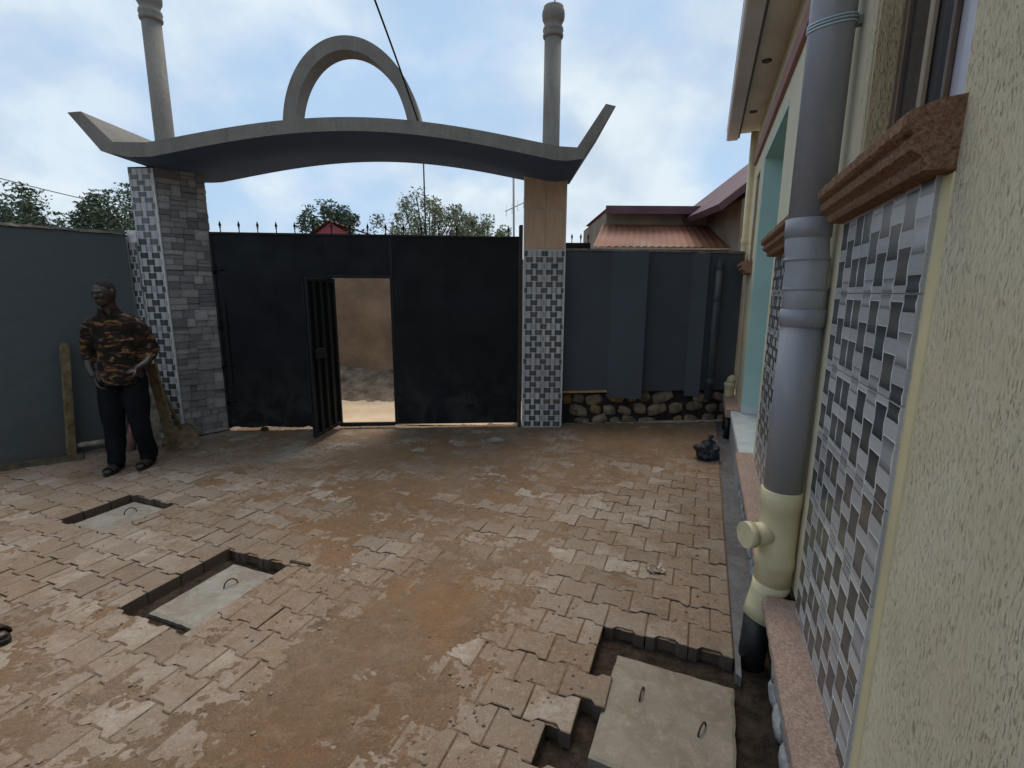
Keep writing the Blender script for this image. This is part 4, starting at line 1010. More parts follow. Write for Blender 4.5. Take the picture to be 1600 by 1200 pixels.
# spiked stub of another gate beyond the wall
og = thing('spiked_fence', 'short black spiked fence top showing over the blue-grey wall beside the right pillar', 'fence', (.95, 6.9, 0))
mb = MB(); mb.box((.62, 6.88, 0), (1.05, 6.92, 2.30)); mb.build('panel', M['gate'], og)
for x in (.68, .80, .92, 1.02): inst('spike', spmesh, og, (x, 6.9, 2.30))
def corrugated(mb, P0, P1, P2, P3, n, amp=.018):
    """roof sheet: eave P0-P1, ridge P3-P2"""
    P0, P1, P2, P3 = map(Vector, (P0, P1, P2, P3)); nm_ = (P1-P0).cross(P3-P0).normalized(); b = len(mb.v); m_ = n*4
    for i in range(m_+1):
        u = i/m_; h_ = amp*math.sin(u*n*2*math.pi)
        mb.v.append(tuple(P0.lerp(P1, u)+nm_*h_)); mb.v.append(tuple(P3.lerp(P2, u)+nm_*h_))
    for i in range(m_): mb.face((b+2*i, b+2*i+2, b+2*i+3, b+2*i+1), 0, None, True)
nh = thing('neighbour_house', 'low house with rusty red corrugated roof and purple fascia beyond the boundary wall', 'house', (3, 9.8, 0))
mb = MB(); mb.box((1.8, 9.9, 0), (7, 13, 3.02)); mb.build('wall', M['brownwall'], nh)
mb = MB(); corrugated(mb, (1.38, 8.75, 2.42), (4.6, 8.75, 2.42), (4.6, 9.92, 2.94), (1.74, 9.92, 2.94), 26, .009); mb.build('roof', M['redroof'], nh, 'lower rusty red lean-to roof')
mb = MB(); mb.box((1.40, 8.72, 2.37), (4.6, 8.75, 2.405)); mb.build('batten', M['winframe_tan'], nh)
mb = MB(); mb.box((1.5, 8.80, 0), (4.6, 8.9, 2.36)); mb.build('lean_to_wall', M['darkroof'], nh)
mb = MB(); mb.box((1.74, 9.62, 3.09), (4.5, 9.66, 3.235)); mb.build('fascia', M['darkroof'], nh)
mb = MB(); corrugated(mb, (1.76, 9.665, 3.20), (4.5, 9.665, 3.20), (4.5, 12.5, 3.22), (1.76, 12.5, 3.22), 24, .01); mb.build('roof', M['redroof'], nh, 'upper red roof')
mb = MB(); mb.prism([(1.8, 9.9), (7, 9.9), (7, 13), (1.8, 13)], 3.021, 3.17); mb.build('upper_wall', M['brownwall'], nh)
gh = thing('gabled_house', 'dark gabled roof edge rising behind the yellow corner drainpipe', 'house', (4.6, 9, 0))
mb = MB(); mb.extrude([(3.32, 2.94), (5.6, 4.75), (5.6, 4.87), (3.26, 3.03)], (0, 1, 0), 2.5, 1, origin=(0, 8.2, 0), ax=(1, 0, 0)); mb.build('roof', M['darkroof'], gh)
mb = MB(); mb.extrude([(3.75, 0), (5.8, 0), (5.8, 4.75), (3.75, 3.15)], (0, 1, 0), 2.1, 1, origin=(0, 8.45, 0), ax=(1, 0, 0)); mb.build('wall', M['brownwall'], gh)
rh = thing('red_roofed_house', 'small house with maroon gable and rusty roof peeping over the black gate', 'house', (-4.7, 14, 0))
mb = MB(); mb.box((-5.2, 13.0, 0), (-3.6, 17, 2.9)); mb.build('wall', M['brownwall'], rh)
mb = MB(); mb.extrude([(-5.2, 2.9), (-3.9, 2.9), (-4.62, 3.32)], (0, 1, 0), .1, 1, origin=(0, 12.9, 0), ax=(1, 0, 0)); mb.build('gable', simple('maroon_gable', (.27, .07, .085), .7, .3, .15, 2), rh)
mb = MB(); corrugated(mb, (-4.62, 12.8, 3.36), (-3.3, 12.8, 2.95), (-3.3, 14.5, 2.95), (-4.62, 14.5, 3.36), 10, .01)
mb.build('roof', M['redroof'], rh); mb = MB(); corrugated(mb, (-5.4, 12.8, 2.88), (-4.62, 12.8, 3.36), (-4.62, 14.5, 3.36), (-5.4, 14.5, 2.88), 8, .01); mb.build('roof', M['redroof'], rh)

# trees
def tree(label, x, y, h, cr, mat, leaf, nclump, nleaf, seed, up=.6, zsq=.75, spread=.36):
    rg = random.Random(seed); npr = np.random.RandomState(seed)
    t = thing('tree', label, 'tree', (x, y, 0), group='trees showing above the walls')
    mb = MB(); zt = h*.55
    mb.tube([(x, y, BED), (x+.05, y, zt*.5), (x-.04, y, zt), (x, y, h*.78)], [.16, .13, .10, .03], 10)
    ends = []
    for k in range(nclump):
        a = rg.random()*6.283; rr = cr*math.sqrt(rg.random()); zz_ = h-cr*zsq+cr*zsq*rg.uniform(-.9, 1)*(1-.55*(rr/cr)**2)
        e = Vector((x+rr*math.cos(a), y+rr*math.sin(a), zz_)); s0 = Vector((x, y, zt*rg.uniform(.8, 1.25))); m_ = s0.lerp(e, .5)+Vector((rg.uniform(-.1, .1), rg.uniform(-.1, .1), -.12*cr))
        mb.tube([s0, m_, e], [.04, .024, .008], 5, cap=False); ends.append(e)
    mb.build('trunk', M['bark'], t)
    V = []; F = []
    for e in ends:
        cs = cr*spread*rg.uniform(.5, 1.15); n = int(nleaf*rg.uniform(.6, 1.3))
        P = np.clip(npr.normal(0, 1, (n, 3)), -1.5, 1.5)*np.array([cs*.42, cs*.42, cs*up*.6]); 
        P += np.array(e)
        D = npr.normal(0, 1, (n, 3)); D[:, 2] *= .7; D /= np.linalg.norm(D, axis=1)[:, None]
        Q = np.cross(D, npr.normal(0, 1, (n, 3))); Q /= np.linalg.norm(Q, axis=1)[:, None]
        l_ = leaf*npr.uniform(.6, 1.3, (n, 1)); w_ = l_*.42
        b = len(V); V += np.concatenate([P-D*l_, P+Q*w_, P+D*l_, P-Q*w_], 1).reshape(-1, 3).tolist()
        F += [(b+4*i, b+4*i+1, b+4*i+2, b+4*i+3) for i in range(n)]
    me = bpy.data.meshes.new('crown'); off = (x, y, 0)
    me.from_pydata([(v[0]-off[0], v[1]-off[1], v[2]) for v in V], [], F); me.materials.append(mat)
    o = bpy.data.objects.new('crown', me); COL.objects.link(o); o.parent = t
    return t
tree('dark green leafy tree with upright tufts behind the left wall, widest of the two there', -12.3, 15, 4.36, 1.75, M['leafdark'], .06, 62, 260, 1, 1.7, .66, .22)
tree('dark green tree at the far left edge over the wall', -15.4, 15.3, 4.05, 1.5, M['leafdark'], .06, 44, 260, 2, 1.7, .6, .22)
tree('dark small tree behind the maroon gable over the gate', -5.3, 15.5, 4.2, 1.05, M['leafdark'], .055, 30, 170, 3, .9, .8, .30)
tree('grey-green airy tree above the middle of the gate', -2.55, 15, 4.35, 1.45, M['leaflight'], .045, 75, 150, 4, .7, .75, .26)
tree('low grey-green bushy tree left of the right pillar', -1.0, 15.2, 3.75, .95, M['leaflight'], .045, 46, 150, 6, .8, .8, .28)

# ------------------------------------------------------------------ wires and masts
def cable(name, pts, r_, label, cat='cable', mat='cable', sag=0.0, n=16):
    mb = MB(); P = []
    if sag:
        a, b_ = Vector(pts[0]), Vector(pts[-1])
        for i in range(n+1): u = i/n; P.append(a.lerp(b_, u)-Vector((0, 0, sag*4*u*(1-u))))
    else: P = pts
    mb.tube(P, r_, 6); return single(name, mb, M[mat], label, cat, base=tuple(pts[-1]))
cable('service_cable', [(-1.40, 3.2, 4.72), (-.915, 5.17, 3.22)], .009, 'black cable sagging from above the yard to the right leg of the ring arch', sag=-.10)
cable('wire_pole', [(-1.36, 7.9, 3.75), (-1.345, 7.9, 1.0)], .012, 'thin dark pole standing behind the middle of the gate', 'pole')
mast = thing('antenna_mast', 'thin grey television antenna mast just left of the right pillar', 'antenna', (0.0, 9, 0))
mb = MB(); mb.tube([(.05, 9, 0), (-.0, 9, 3.85)], .018, 8); mb.build('mast', M['steel'], mast)
mb = MB(); mb.tube([(-.14, 9, 3.02), (.34, 9.05, 3.25)], .008, 6); mb.build('boom', M['steel'], mast)
for k in range(5):
    q = Vector((-.12+.1*k, 9.0, 3.03+.047*k)); mb = MB(); mb.tube([q+Vector((0, -.1, -.11)), q+Vector((0, .1, .11))], .004, 5); mb.build('element', M['steel'], mast)
cable('power_line', [(-16.5, 11, 5.6), (-12.2, 14.6, 4.15)], .012, 'thin power line sloping down at the left edge above the wall', sag=.12)

# ------------------------------------------------------------------ things by the left wall
def plank(name, a, b_, w_, t_, mat, label, cat, roll=0.0, group=None, taper=1.0):
    A_, B_ = Vector(a), Vector(b_); mb = MB(); ax = (B_-A_); L_ = ax.length; z = ax.normalized()
    rot = z.to_track_quat('Z', 'Y').to_matrix() @ Matrix.Rotation(roll, 3, 'Z'); n = 10; b0 = 0
    for i in range(n+1):
        u = i/n; k = 1+(taper-1)*u
        for sx, sy in ((-1, -1), (1, -1), (1, 1), (-1, 1)):
            mb.v.append(tuple(A_+rot @ Vector((sx*w_/2*k+.004*mnoise.noise(Vector((u*7, sx, 1))), sy*t_/2*k+.003*mnoise.noise(Vector((u*7, sy, 4))), u*L_))))
    for i in range(n):
        for k in range(4): k2 = (k+1) % 4; mb.face((4*i+k, 4*i+k2, 4*i+4+k2, 4*i+4+k))
    mb.face((3, 2, 1, 0)); mb.face((4*n, 4*n+1, 4*n+2, 4*n+3))
    return single(name, mb, M[mat], label, cat, group, base=tuple(A_))
plank('post', (-4.40, 4.68, .0), (-4.33, 4.72, 1.13), .075, .055, 'wood', 'short weathered wooden post leaning on the green-grey wall left of the man', 'post', .5)
plank('plank', (-4.95, 4.10, .012), (-4.20, 4.60, .012), .09, .03, 'wood_dark', 'long dark plank lying at the foot of the green-grey wall', 'plank', .9)
mb = MB(); mb.tube([(-4.45, 4.70, .09), (-4.05, 4.85, .12), (-3.70, 5.05, .18)], .028, 12); single('pole', mb, M['wood_grey'], 'pale round pole lying across the wall foot behind the man', 'pole', base=(-4.45, 4.70, .09))
plank('plank', (-3.74, 4.93, .0), (-3.86, 5.12, .78), .11, .022, 'wood_grey', 'short grey plank leaning upright between the man and the pillar', 'plank', .3)
plank('plank', (-3.50, 4.86, .0), (-3.47, 4.66, .95), .11, .025, 'wood', 'long brown plank leaning under the hand of the man', 'plank', -.3)
mb = MB(); mb.tube([(-3.96, 4.86, .0), (-3.92, 4.98, .40), (-3.90, 5.05, .62)], [.05, .045, .03], 10); single('pipe_offcut', mb, simple('pinkish_clay', (.24, .13, .11), .9, .2), 'dull pink pipe offcut standing behind the legs of the man', 'pipe', base=(-3.96, 4.86, 0))
sh = thing('shovel', 'muddy shovel with wooden handle leaning beside the tiled pillar', 'shovel', (-3.47, 4.95, 0))
mb = MB(); mb.tube([(-3.44, 4.92, .22), (-3.62, 4.80, 1.0)], [.019, .016], 12); mb.build('handle', M['wood'], sh)
mb = MB(); nx, ny = 8, 8
ud = Vector((.18, .12, -.78)).normalized(); lt = Vector((1, .4, 0)).normalized(); lt = (lt-ud*lt.dot(ud)).normalized(); nn_ = ud.cross(lt)
o0 = Vector((-3.44, 4.92, .27))
for sgn in (0, 1):
    for j in range(ny+1):
        v_ = j/ny; hw = .115*(1 if v_ < .55 else math.sqrt(max(0, 1-((v_-.55)/.47)**2)))*(min(1, .55+v_*3))
        for i in range(nx+1):
            u_ = i/nx*2-1; p = o0+ud*(v_*.28)+lt*(u_*hw)+nn_*((.03*u_*u_)+sgn*.004); mb.v.append(tuple(p))
off_ = (nx+1)*(ny+1)
for j in range(ny):
    for i in range(nx):
        k = j*(nx+1)+i; mb.face((k, k+1, k+nx+2, k+nx+1), 0, None, True); mb.face((off_+k, off_+k+nx+1, off_+k+nx+2, off_+k+1), 0, None, True)
mb.build('blade', M['blade'], sh)

# plastic bag by the house, paper scrap, stick, stray sandal
import bmesh
def blob(name, ctr, size, mat, label, cat, seed, amp=.3, freq=2.2, flat=-.6, sub=4, rz=0):
    bm = bmesh.new(); bmesh.ops.create_icosphere(bm, subdivisions=sub, radius=1)
    for v in bm.verts:
        q = v.co*freq+Vector((seed, 0, 0)); k = 1+amp*mnoise.noise(q)+amp*.4*mnoise.noise(q*2.6)-.15*abs(mnoise.noise(q*4))
        c_ = v.co*k; c_.z = max(flat, c_.z); c_.x *= size[0]; c_.y *= size[1]; c_.z = (c_.z-flat)*size[2]; v.co = c_
    me = bpy.data.meshes.new(name); bm.to_mesh(me); bm.free(); me.materials.append(M[mat]); me.polygons.foreach_set('use_smooth', [True]*len(me.polygons))
    o = bpy.data.objects.new(name, me); COL.objects.link(o); o.location = ctr; o.rotation_euler = (0, 0, rz)
    o['label'] = label; o['category'] = cat; return o
x, y, _ = SP(5.12, .13); bag = blob('plastic_bag', (x, y, .0), (.125, .10, .105), 'plastic', 'shiny black and navy plastic bag dumped on the paving by the porch step', 'bag', 3.3, .35, 1.6, -.75)
mb = MB(); mb.tube([(0, 0, .16), (.015, .0, .20), (.03, .01, .245)], [.03, .012, .032], 10); k = mb.mesh('knot', M['plastic']); o = bpy.data.objects.new('knot', k); COL.objects.link(o); o.parent = bag
x, y, _ = SP(2.83, -.16)
mb = MB(); n = 12
for j in range(n+1):
    for i in range(n+1):
        u, v_ = (i/n-.5), (j/n-.5); q = Vector((u*6, v_*6, 2)); mb.v.append((x+.10*u+.02*mnoise.noise(q), y+.085*v_+.02*mnoise.noise(q+Vector((5, 0, 0))), .016+.020*mnoise.noise(q*1.4)+.01*mnoise.noise(q*3)))
for j in range(n):
    for i in range(n): k = j*(n+1)+i; mb.face((k, k+1, k+n+2, k+n+1))
single('paper_scrap', mb, M['paper'], 'small crumpled dirty paper scrap lying on the sand near the house', 'paper', base=(x, y, 0))
plank('stick', (-1.36, 2.77, .004), (-1.22, 2.72, .006), .016, .012, 'wood_dark', 'short dark stick lying just right of the middle manhole', 'stick')
blob('stone', (-.18, 5.25, .0), (.10, .06, .035), 'cover', 'flat grey stone lying in front of the right side of the gate', 'stone', 8.1, .3, 1.5, -.4, 3)
for (x, y, sc, lab) in ((-.60, 1.87, .014, 'tiny pale chip of stone on the sand in the foreground'),):
    blob('stone_chip', (x, y, .0), (sc*1.8, sc, sc*.4), 'paver', lab, 'stone', x*7, .3, 1.5, -.3, 2, x)
for (t_, lab) in ((.42, 'brick-brown clod under the left half of the gate'),):
    q = gp(t_, .05, 0); blob('clod', (q[0], q[1], .0), (.05, .03, .04), 'soil', lab, 'clod', 2, .3, 1.5, -.5, 2)

# ------------------------------------------------------------------ the standing man
def loft(P, Rr, seg=20):
    """closed limb through points with elliptical radii (across, front-back), rounded ends"""
    P = [Vector(p) for p in P]; Rr = [r_ if isinstance(r_, tuple) else (r_, r_) for r_ in Rr]
    Q = []; n = len(P)
    def cr(a, b_, c_, d, t): return .5*((2*b_)+(c_-a)*t+(2*a-5*b_+4*c_-d)*t*t+(3*b_-a-3*c_+d)*t**3)
    for i in range(n-1):
        k = [max(0, i-1), i, i+1, min(n-1, i+2)]
        for s_ in range(6):
            t = s_/6; Q.append((cr(*[P[q] for q in k], t), cr(*[Rr[q][0] for q in k], t), cr(*[Rr[q][1] for q in k], t)))
    Q.append((P[-1], *Rr[-1]))
    d0 = (Q[0][0]-Q[1][0]).normalized(); d1 = (Q[-1][0]-Q[-2][0]).normalized(); r0, r1 = min(Q[0][1:]), min(Q[-1][1:])
    pre = [(Q[0][0]+d0*r0*math.sin(a)*.8, Q[0][1]*math.cos(a), Q[0][2]*math.cos(a)) for a in (1.45, 1.1, .7, .35)]
    post = [(Q[-1][0]+d1*r1*math.sin(a)*.8, Q[-1][1]*math.cos(a), Q[-1][2]*math.cos(a)) for a in (.35, .7, 1.1, 1.45)]
    Q = pre+Q+post; mb = MB(); m_ = len(Q)
    for i, (p, a_, b_) in enumerate(Q):
        t = (Q[min(i+1, m_-1)][0]-Q[max(i-1, 0)][0]).normalized()
        u = Vector((1, 0, 0))-t*t.x
        if u.length < .35: u = Vector((0, 0, 1))-t*t.z
        u.normalize(); v_ = t.cross(u)
        for k in range(seg): an = 2*math.pi*k/seg; mb.v.append(tuple(p+u*math.cos(an)*a_+v_*math.sin(an)*b_))
    for i in range(m_-1):
        for k in range(seg): k2 = (k+1) % seg; mb.face((i*seg+k, i*seg+k2, (i+1)*seg+k2, (i+1)*seg+k))
    mb.face([k for k in range(seg)][::-1]); mb.face([(m_-1)*seg+k for k in range(seg)]); return mb.mesh('limb', [])
def skinmesh(verts, edges, radii, sub=2, root=0):
    """one closed loft per unbranched run of the skeleton, joined"""
    nxt = {}
    for a, b_ in edges: nxt.setdefault(a, []).append(b_)
    runs = []
    def walk(a, b_):
        r_ = [a, b_]
        while b_ in nxt:
            for o_ in nxt[b_][1:]: walk(b_, o_)
            b_ = nxt[b_][0]; r_.append(b_)
        runs.append(r_)
    for b_ in nxt[0]: walk(0, b_)
    ms = []
    for r_ in runs:
        rad = [radii[k] for k in r_]
        if r_[0] in (0, 2, 3, 4) and len(r_) > 2 and radii[r_[0]] is not None:
            f = rad[1] if isinstance(rad[1], tuple) else (rad[1], rad[1]); g_ = rad[0] if isinstance(rad[0], tuple) else (rad[0], rad[0])
            if runs.index(r_) != runs.index(next(q for q in runs if q[0] == 0 and q[1] == 1)): rad[0] = (min(f[0], g_[0]), min(f[1], g_[1]))
        ms.append(loft([verts[k] for k in r_], rad, 24 if sub > 1 else 12))
    return join(ms)
def chain(V_, E_, R_, start, pts):
    """append points (pos, r) after index start; returns last index"""
    prev = start
    for p, r_ in pts:
        V_.append(p); R_.append(r_)
        if prev is not None: E_.append((prev, len(V_)-1))
        prev = len(V_)-1
    return prev
def remesh(me, vox, smooth=2):
    o = bpy.data.objects.new('tmp', me); COL.objects.link(o)
    md = o.modifiers.new('r', 'REMESH'); md.mode = 'VOXEL'; md.voxel_size = vox; md.use_smooth_shade = True
    if smooth: q = o.modifiers.new('q', 'SMOOTH'); q.factor = .5; q.iterations = smooth
    dg = bpy.context.evaluated_depsgraph_get(); dg.update()
    m2 = bpy.data.meshes.new_from_object(o.evaluated_get(dg)); bpy.data.objects.remove(o)
    m2.polygons.foreach_set('use_smooth', [True]*len(m2.polygons)); return m2
def join(meshes):
    bm = bmesh.new()
    for m_ in meshes: bm.from_mesh(m_)
    me = bpy.data.meshes.new('body'); bm.to_mesh(me); bm.free(); return me
def ellip(c, r_, rot=None, sub=3):
    bm = bmesh.new(); bmesh.ops.create_icosphere(bm, subdivisions=sub, radius=1)
    for v in bm.verts:
        q = Vector((v.co.x*r_[0], v.co.y*r_[1], v.co.z*r_[2])); q = rot @ q if rot else q; v.co = q+Vector(c)
    me = bpy.data.meshes.new('e'); bm.to_mesh(me); bm.free(); return me
# man's own frame: x to his image-right, y away from the camera, front faces -y
man = thing('person', 'man in orange-patterned dark camouflage shirt standing against the left wall beside the pillar', 'person', (-3.57, 4.42, 0), R(20), off=(0, 0, 0))
hL, hR = (-.095, 0, .90), (.095, .0, .90)
kL, kR = (-.105, -.03, .49), (.10, -.05, .49)
aL, aR = (-.115, -.05, .085), (.110, .03, .085)
V_, E_, R_ = [(0, 0, .94)], [], [(.145, .10)]
ch = chain(V_, E_, R_, 0, [((-.0, .0, 1.06), (.135, .095)), ((-.01, .01, 1.22), (.155, .105)), ((-.015, .01, 1.34), (.165, .10)), ((-.015, .0, 1.43), (.075, .065)), ((-.02, -.015, 1.50), (.058, .058)), ((-.025, -.03, 1.56), (.06, .065))])
for h_, k_, a_ in ((hL, kL, aL), (hR, kR, aR)):
    chain(V_, E_, R_, 0, [(h_, .09), (tuple((Vector(h_)+Vector(k_))/2), .08), (k_, .058), (tuple((Vector(k_)*.6+Vector(a_)*.4)), .055), (a_, .036), ((a_[0]+.0, a_[1]-.02, .045), (.036)), ((a_[0]-.02, a_[1]-.13, .035), (.036, .022)), ((a_[0]-.025, a_[1]-.18, .03), (.03, .016))])
shi = 3
lA = [((-.165, .015, 1.35), .056), ((-.215, .03, 1.24), .052), ((-.232, .06, 1.09), .043), ((-.235, .0, .98), .037), ((-.19, -.06, .885), .028)]
rA = [((.145, .01, 1.35), .056), ((.205, .02, 1.24), .052), ((.232, .03, 1.09), .043), ((.225, -.075, 1.00), .037), ((.175, -.165, .955), .027)]
chain(V_, E_, R_, shi, lA); chain(V_, E_, R_, shi, rA)
body = skinmesh(V_, E_, R_, 2)
hd = Matrix.Rotation(R(-22), 3, 'Z') @ Matrix.Rotation(R(14), 3, 'X')   # head turned aside and bowed a little
HC = Vector((-.03, -.045, 1.615))
def hp(x, y, z): return HC+hd @ Vector((x, y, z))
parts_ = [body, ellip(HC, (.076, .096, .112), hd, 4), ellip(hp(0, -.035, -.062), (.055, .060, .052), hd), ellip(hp(0, -.098, -.012), (.017, .020, .020), hd, 2), ellip(hp(0, -.088, .010), (.011, .014, .03), hd, 2),
          ellip(hp(-.078, .008, .0), (.010, .020, .032), hd, 2), ellip(hp(.078, .008, .0), (.010, .020, .032), hd, 2), ellip(hp(0, -.082, .034), (.050, .016, .010), hd, 2),
          ellip(hp(0, -.088, -.050), (.028, .013, .007), hd, 2), ellip(hp(0, -.085, -.064), (.024, .013, .008), hd, 2), ellip(hp(.034, -.078, -.008), (.020, .014, .018), hd, 2), ellip(hp(-.034, -.078, -.008), (.020, .014, .018), hd, 2)]
def hand(wr, dirv, side, curl, seed):
    W_ = Vector(wr); d = Vector(dirv).normalized(); s_ = Vector(side).normalized(); s_ = (s_-d*s_.dot(d)).normalized(); pn = d.cross(s_)
    ms = [ellip(W_+d*.045, (.040, .046, .017), Matrix((s_, d, pn)).transposed(), 2)]
    for i, (o_, l_) in enumerate(((-.029, .068), (-.010, .078), (.010, .074), (.028, .058))):
        V2, E2, R2 = [tuple(W_+d*.055+s_*o_*.8)], [], [.0095]
        p = W_+d*.085+s_*o_; dd = d.copy(); pts = [(tuple(p), .0095)]
        for k in range(3): dd = (Matrix.Rotation(curl*(k+1)*.55, 3, s_) @ d); p = p+dd*l_*(.42, .33, .25)[k]; pts.append((tuple(p), .0092-.001*k))
        chain(V2, E2, R2, 0, pts); ms.append(skinmesh(V2, E2, R2, 1))
    V2, E2, R2 = [tuple(W_+d*.02-s_*.022)], [], [.012]
    chain(V2, E2, R2, 0, [(tuple(W_+d*.045-s_*.045+pn*.008), .011), (tuple(W_+d*.070-s_*.055+pn*.022), .010), (tuple(W_+d*.09-s_*.052+pn*.035), .009)]); ms.append(skinmesh(V2, E2, R2, 1))
    return ms
parts_ += hand((-.18, -.072, .868), (.35, -.35, -.9), (.3, -.9, .2), .8, 1)
parts_ += hand((.168, -.178, .952), (-.55, -.75, -.35), (-.7, .6, 0), .9, 2)
bme = remesh(join(parts_), .0065, 2); bme.materials.append(M['skin'])
bo = bpy.data.objects.new('body', bme); COL.objects.link(bo); bo.parent = man
# hair cap
hm = ellip(HC+hd @ Vector((0, .008, .012)), (.0785, .0945, .108), hd, 4); bm = bmesh.new(); bm.from_mesh(hm)
dele = [v for v in bm.verts if (hd.transposed() @ (v.co-HC)).z < .030+.55*max(0, -(hd.transposed() @ (v.co-HC)).y)-.35*max(0, (hd.transposed() @ (v.co-HC)).y)*1.6]
bmesh.ops.delete(bm, geom=dele, context='VERTS'); bm.to_mesh(hm); bm.free(); hm.materials.append(M['hair']); hm.polygons.foreach_set('use_smooth', [True]*len(hm.polygons))
ho = bpy.data.objects.new('hair', hm); COL.objects.link(ho); ho.parent = man
def drape(me, amp, fr, zs=1.0):
    for v in me.vertices:
        q = Vector((v.co.x*fr, v.co.y*fr, v.co.z*fr*zs)); v.co += v.normal*(amp*mnoise.noise(q)+amp*.5*mnoise.noise(q*2.3))
# shirt: torso shell and sleeves to the elbow, open hem
V_, E_, R_ = [(0, .0, .79)], [], [(.186, .136)]
chain(V_, E_, R_, 0, [((0, 0, .93), (.176, .124)), ((-.0, .0, 1.08), (.165, .118)), ((-.01, .01, 1.22), (.178, .122)), ((-.015, .01, 1.345), (.178, .108)), ((-.015, .005, 1.405), (.135, .088)), ((-.015, .0, 1.44), (.085, .075)), ((-.018, -.006, 1.448), (.064, .064))])
chain(V_, E_, R_, 4, [((-.155, .01, 1.345), .066), ((-.207, .03, 1.24), .064), ((-.234, .055, 1.10), .062), ((-.228, .04, 1.03), .060)])
chain(V_, E_, R_, 4, [((.135, .01, 1.345), .066), ((.197, .02, 1.24), .064), ((.230, .025, 1.11), .062), ((.226, -.01, 1.045), .060)])
sm_ = remesh(skinmesh(V_, E_, R_, 2), .011, 1); drape(sm_, .013, 9, .6)
for v in sm_.vertices:
    if v.co.z < .80: v.co.z = .80+.012*mnoise.noise(v.co*9); sm_.materials.append(M['shirt'])
sh_o = bpy.data.objects.new('shirt', sm_); COL.objects.link(sh_o); sh_o.parent = man
cmb_ = MB()
for sg in (-1, 1):
    cmb_.poly([hp_ for hp_ in ((-.02+sg*.012, -.085, 1.405), (-.02+sg*.075, -.075, 1.425), (-.02+sg*.072, -.045, 1.475), (-.02+sg*.035, -.072, 1.478))])
cmb_.build('collar', M['shirt'], man)
# trousers
V_, E_, R_ = [(0, 0, .93)], [], [(.145, .10)]
chain(V_, E_, R_, 0, [((0, .0, 1.0), (.135, .095))])
for h_, k_, a_ in ((hL, kL, aL), (hR, kR, aR)):
    chain(V_, E_, R_, 0, [((h_[0], h_[1], .86), .090), (tuple((Vector(h_)+Vector(k_))/2), .100), (k_, .085), (tuple((Vector(k_)*.5+Vector(a_)*.5)), .078), ((a_[0], a_[1], .13), .072), ((a_[0], a_[1]-.01, .075), .070)])
tm = remesh(skinmesh(V_, E_, R_, 2), .011, 1); drape(tm, .016, 10, .45); tm.materials.append(M['trouser'])
to = bpy.data.objects.new('trousers', tm); COL.objects.link(to); to.parent = man
def sandal_parts(c, rz_, parent):
    Rm = Matrix.Rotation(rz_, 3, 'Z'); mb = MB(); pts = []
    for k in range(24):
        a = 2*math.pi*k/24; w_ = .048+.008*math.cos(a+math.pi)*0-.006*math.sin(a)*-1*0; yy = -math.sin(a)*.135; xx = math.cos(a)*(.046+.006*math.sin(a)); pts.append(tuple((Vector((c[0], c[1], 0))+Rm @ Vector((xx, yy, 0)))[:2]))
    ar = sum(pts[i][0]*pts[(i+1) % 24][1]-pts[(i+1) % 24][0]*pts[i][1] for i in range(24))
    if ar < 0: pts = pts[::-1]
    mb.prism(pts, .002, .022)
    for (y0, y1) in ((-.075, -.05), (-.035, -.012), (.075, .09)):
        for yy in np.linspace(y0, y1, 3):
            mb.tube([tuple(Vector((c[0], c[1], 0))+Rm @ Vector((math.cos(a)*.046, yy, .02+math.sin(a)*(.05 if yy < 0 else .06)))) for a in np.linspace(0, math.pi, 9)], .009, 6)
    mb.build('sandal', M['sandal'], parent)
sandal_parts((aL[0]-.008, aL[1]-.075), -.12, man); sandal_parts((aR[0]-.008, aR[1]-.075), -.12, man)
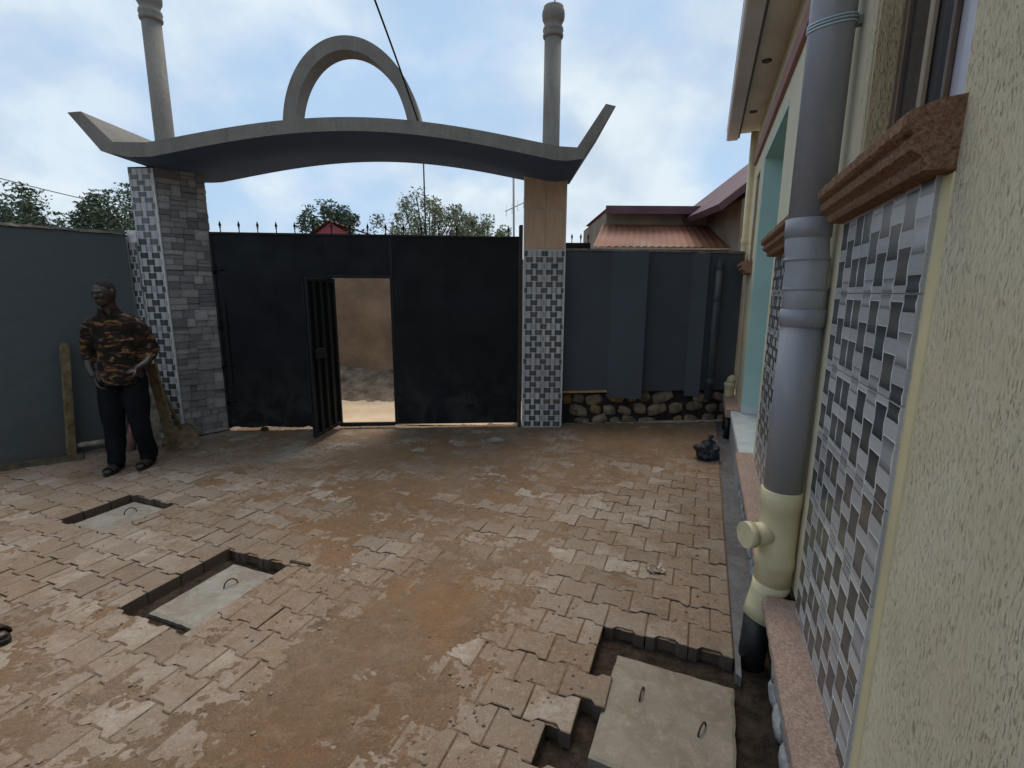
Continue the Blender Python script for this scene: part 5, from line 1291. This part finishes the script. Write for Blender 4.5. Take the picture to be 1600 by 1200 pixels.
# a second person stands just outside the frame: foot and trouser leg
p2 = thing('person', 'second person just outside the left edge, only the toe of a dark sandal shows', 'person', (-2.585, 1.985, 0), R(75), off=(0, 0, 0))
V_, E_, R_ = [(0, .0, 1.0)], [], [(.15, .10)]
chain(V_, E_, R_, 0, [((0, 0, 1.2), (.15, .10)), ((0, .0, 1.38), (.16, .10)), ((0, 0, 1.47), .06), ((0, 0, 1.53), .06), ((0, -.01, 1.60), (.075, .09)), ((0, -.01, 1.68), (.07, .08))])
chain(V_, E_, R_, 0, [((-.1, 0, .9), .085), ((-.11, -.0, .5), .06), ((-.11, .02, .09), .04), ((-.11, -.10, .04), (.038, .025)), ((-.11, -.16, .03), (.032, .018))])
chain(V_, E_, R_, 0, [((.1, 0, .9), .085), ((.11, -.0, .5), .06), ((.11, .02, .09), .04), ((.11, -.10, .04), (.038, .025)), ((.11, -.16, .03), (.032, .018))])
chain(V_, E_, R_, 2, [((-.2, 0, 1.36), .055), ((-.25, .02, 1.1), .043), ((-.24, -.04, .88), .03), ((-.24, -.06, .80), (.038, .02))])
chain(V_, E_, R_, 2, [((.2, 0, 1.36), .055), ((.25, .02, 1.1), .043), ((.24, -.04, .88), .03), ((.24, -.06, .80), (.038, .02))])
b2 = remesh(skinmesh(V_, E_, R_, 2), .012); b2.materials.append(M['skin']); o = bpy.data.objects.new('body', b2); COL.objects.link(o); o.parent = p2
V_, E_, R_ = [(0, .0, .95)], [], [(.16, .11)]
chain(V_, E_, R_, 0, [((0, 0, 1.02), (.15, .105))])
for sg in (-1, 1): chain(V_, E_, R_, 0, [((sg*.1, 0, .86), .105), ((sg*.11, 0, .5), .085), ((sg*.11, .015, .11), .072)])
t2 = remesh(skinmesh(V_, E_, R_, 2), .014); t2.materials.append(M['trouser']); o = bpy.data.objects.new('trousers', t2); COL.objects.link(o); o.parent = p2
V_, E_, R_ = [(0, .0, .92)], [], [(.175, .12)]
chain(V_, E_, R_, 0, [((0, 0, 1.2), (.17, .118)), ((0, .0, 1.37), (.17, .11)), ((0, 0, 1.45), .075)])
for sg in (-1, 1): chain(V_, E_, R_, 2, [((sg*.2, 0, 1.36), .078), ((sg*.25, .02, 1.12), .07)])
t2 = remesh(skinmesh(V_, E_, R_, 2), .014); t2.materials.append(M['greencloth']); o = bpy.data.objects.new('shirt', t2); COL.objects.link(o); o.parent = p2
sandal_parts((-.11, -.06), 0, p2); sandal_parts((.11, -.06), 0, p2)
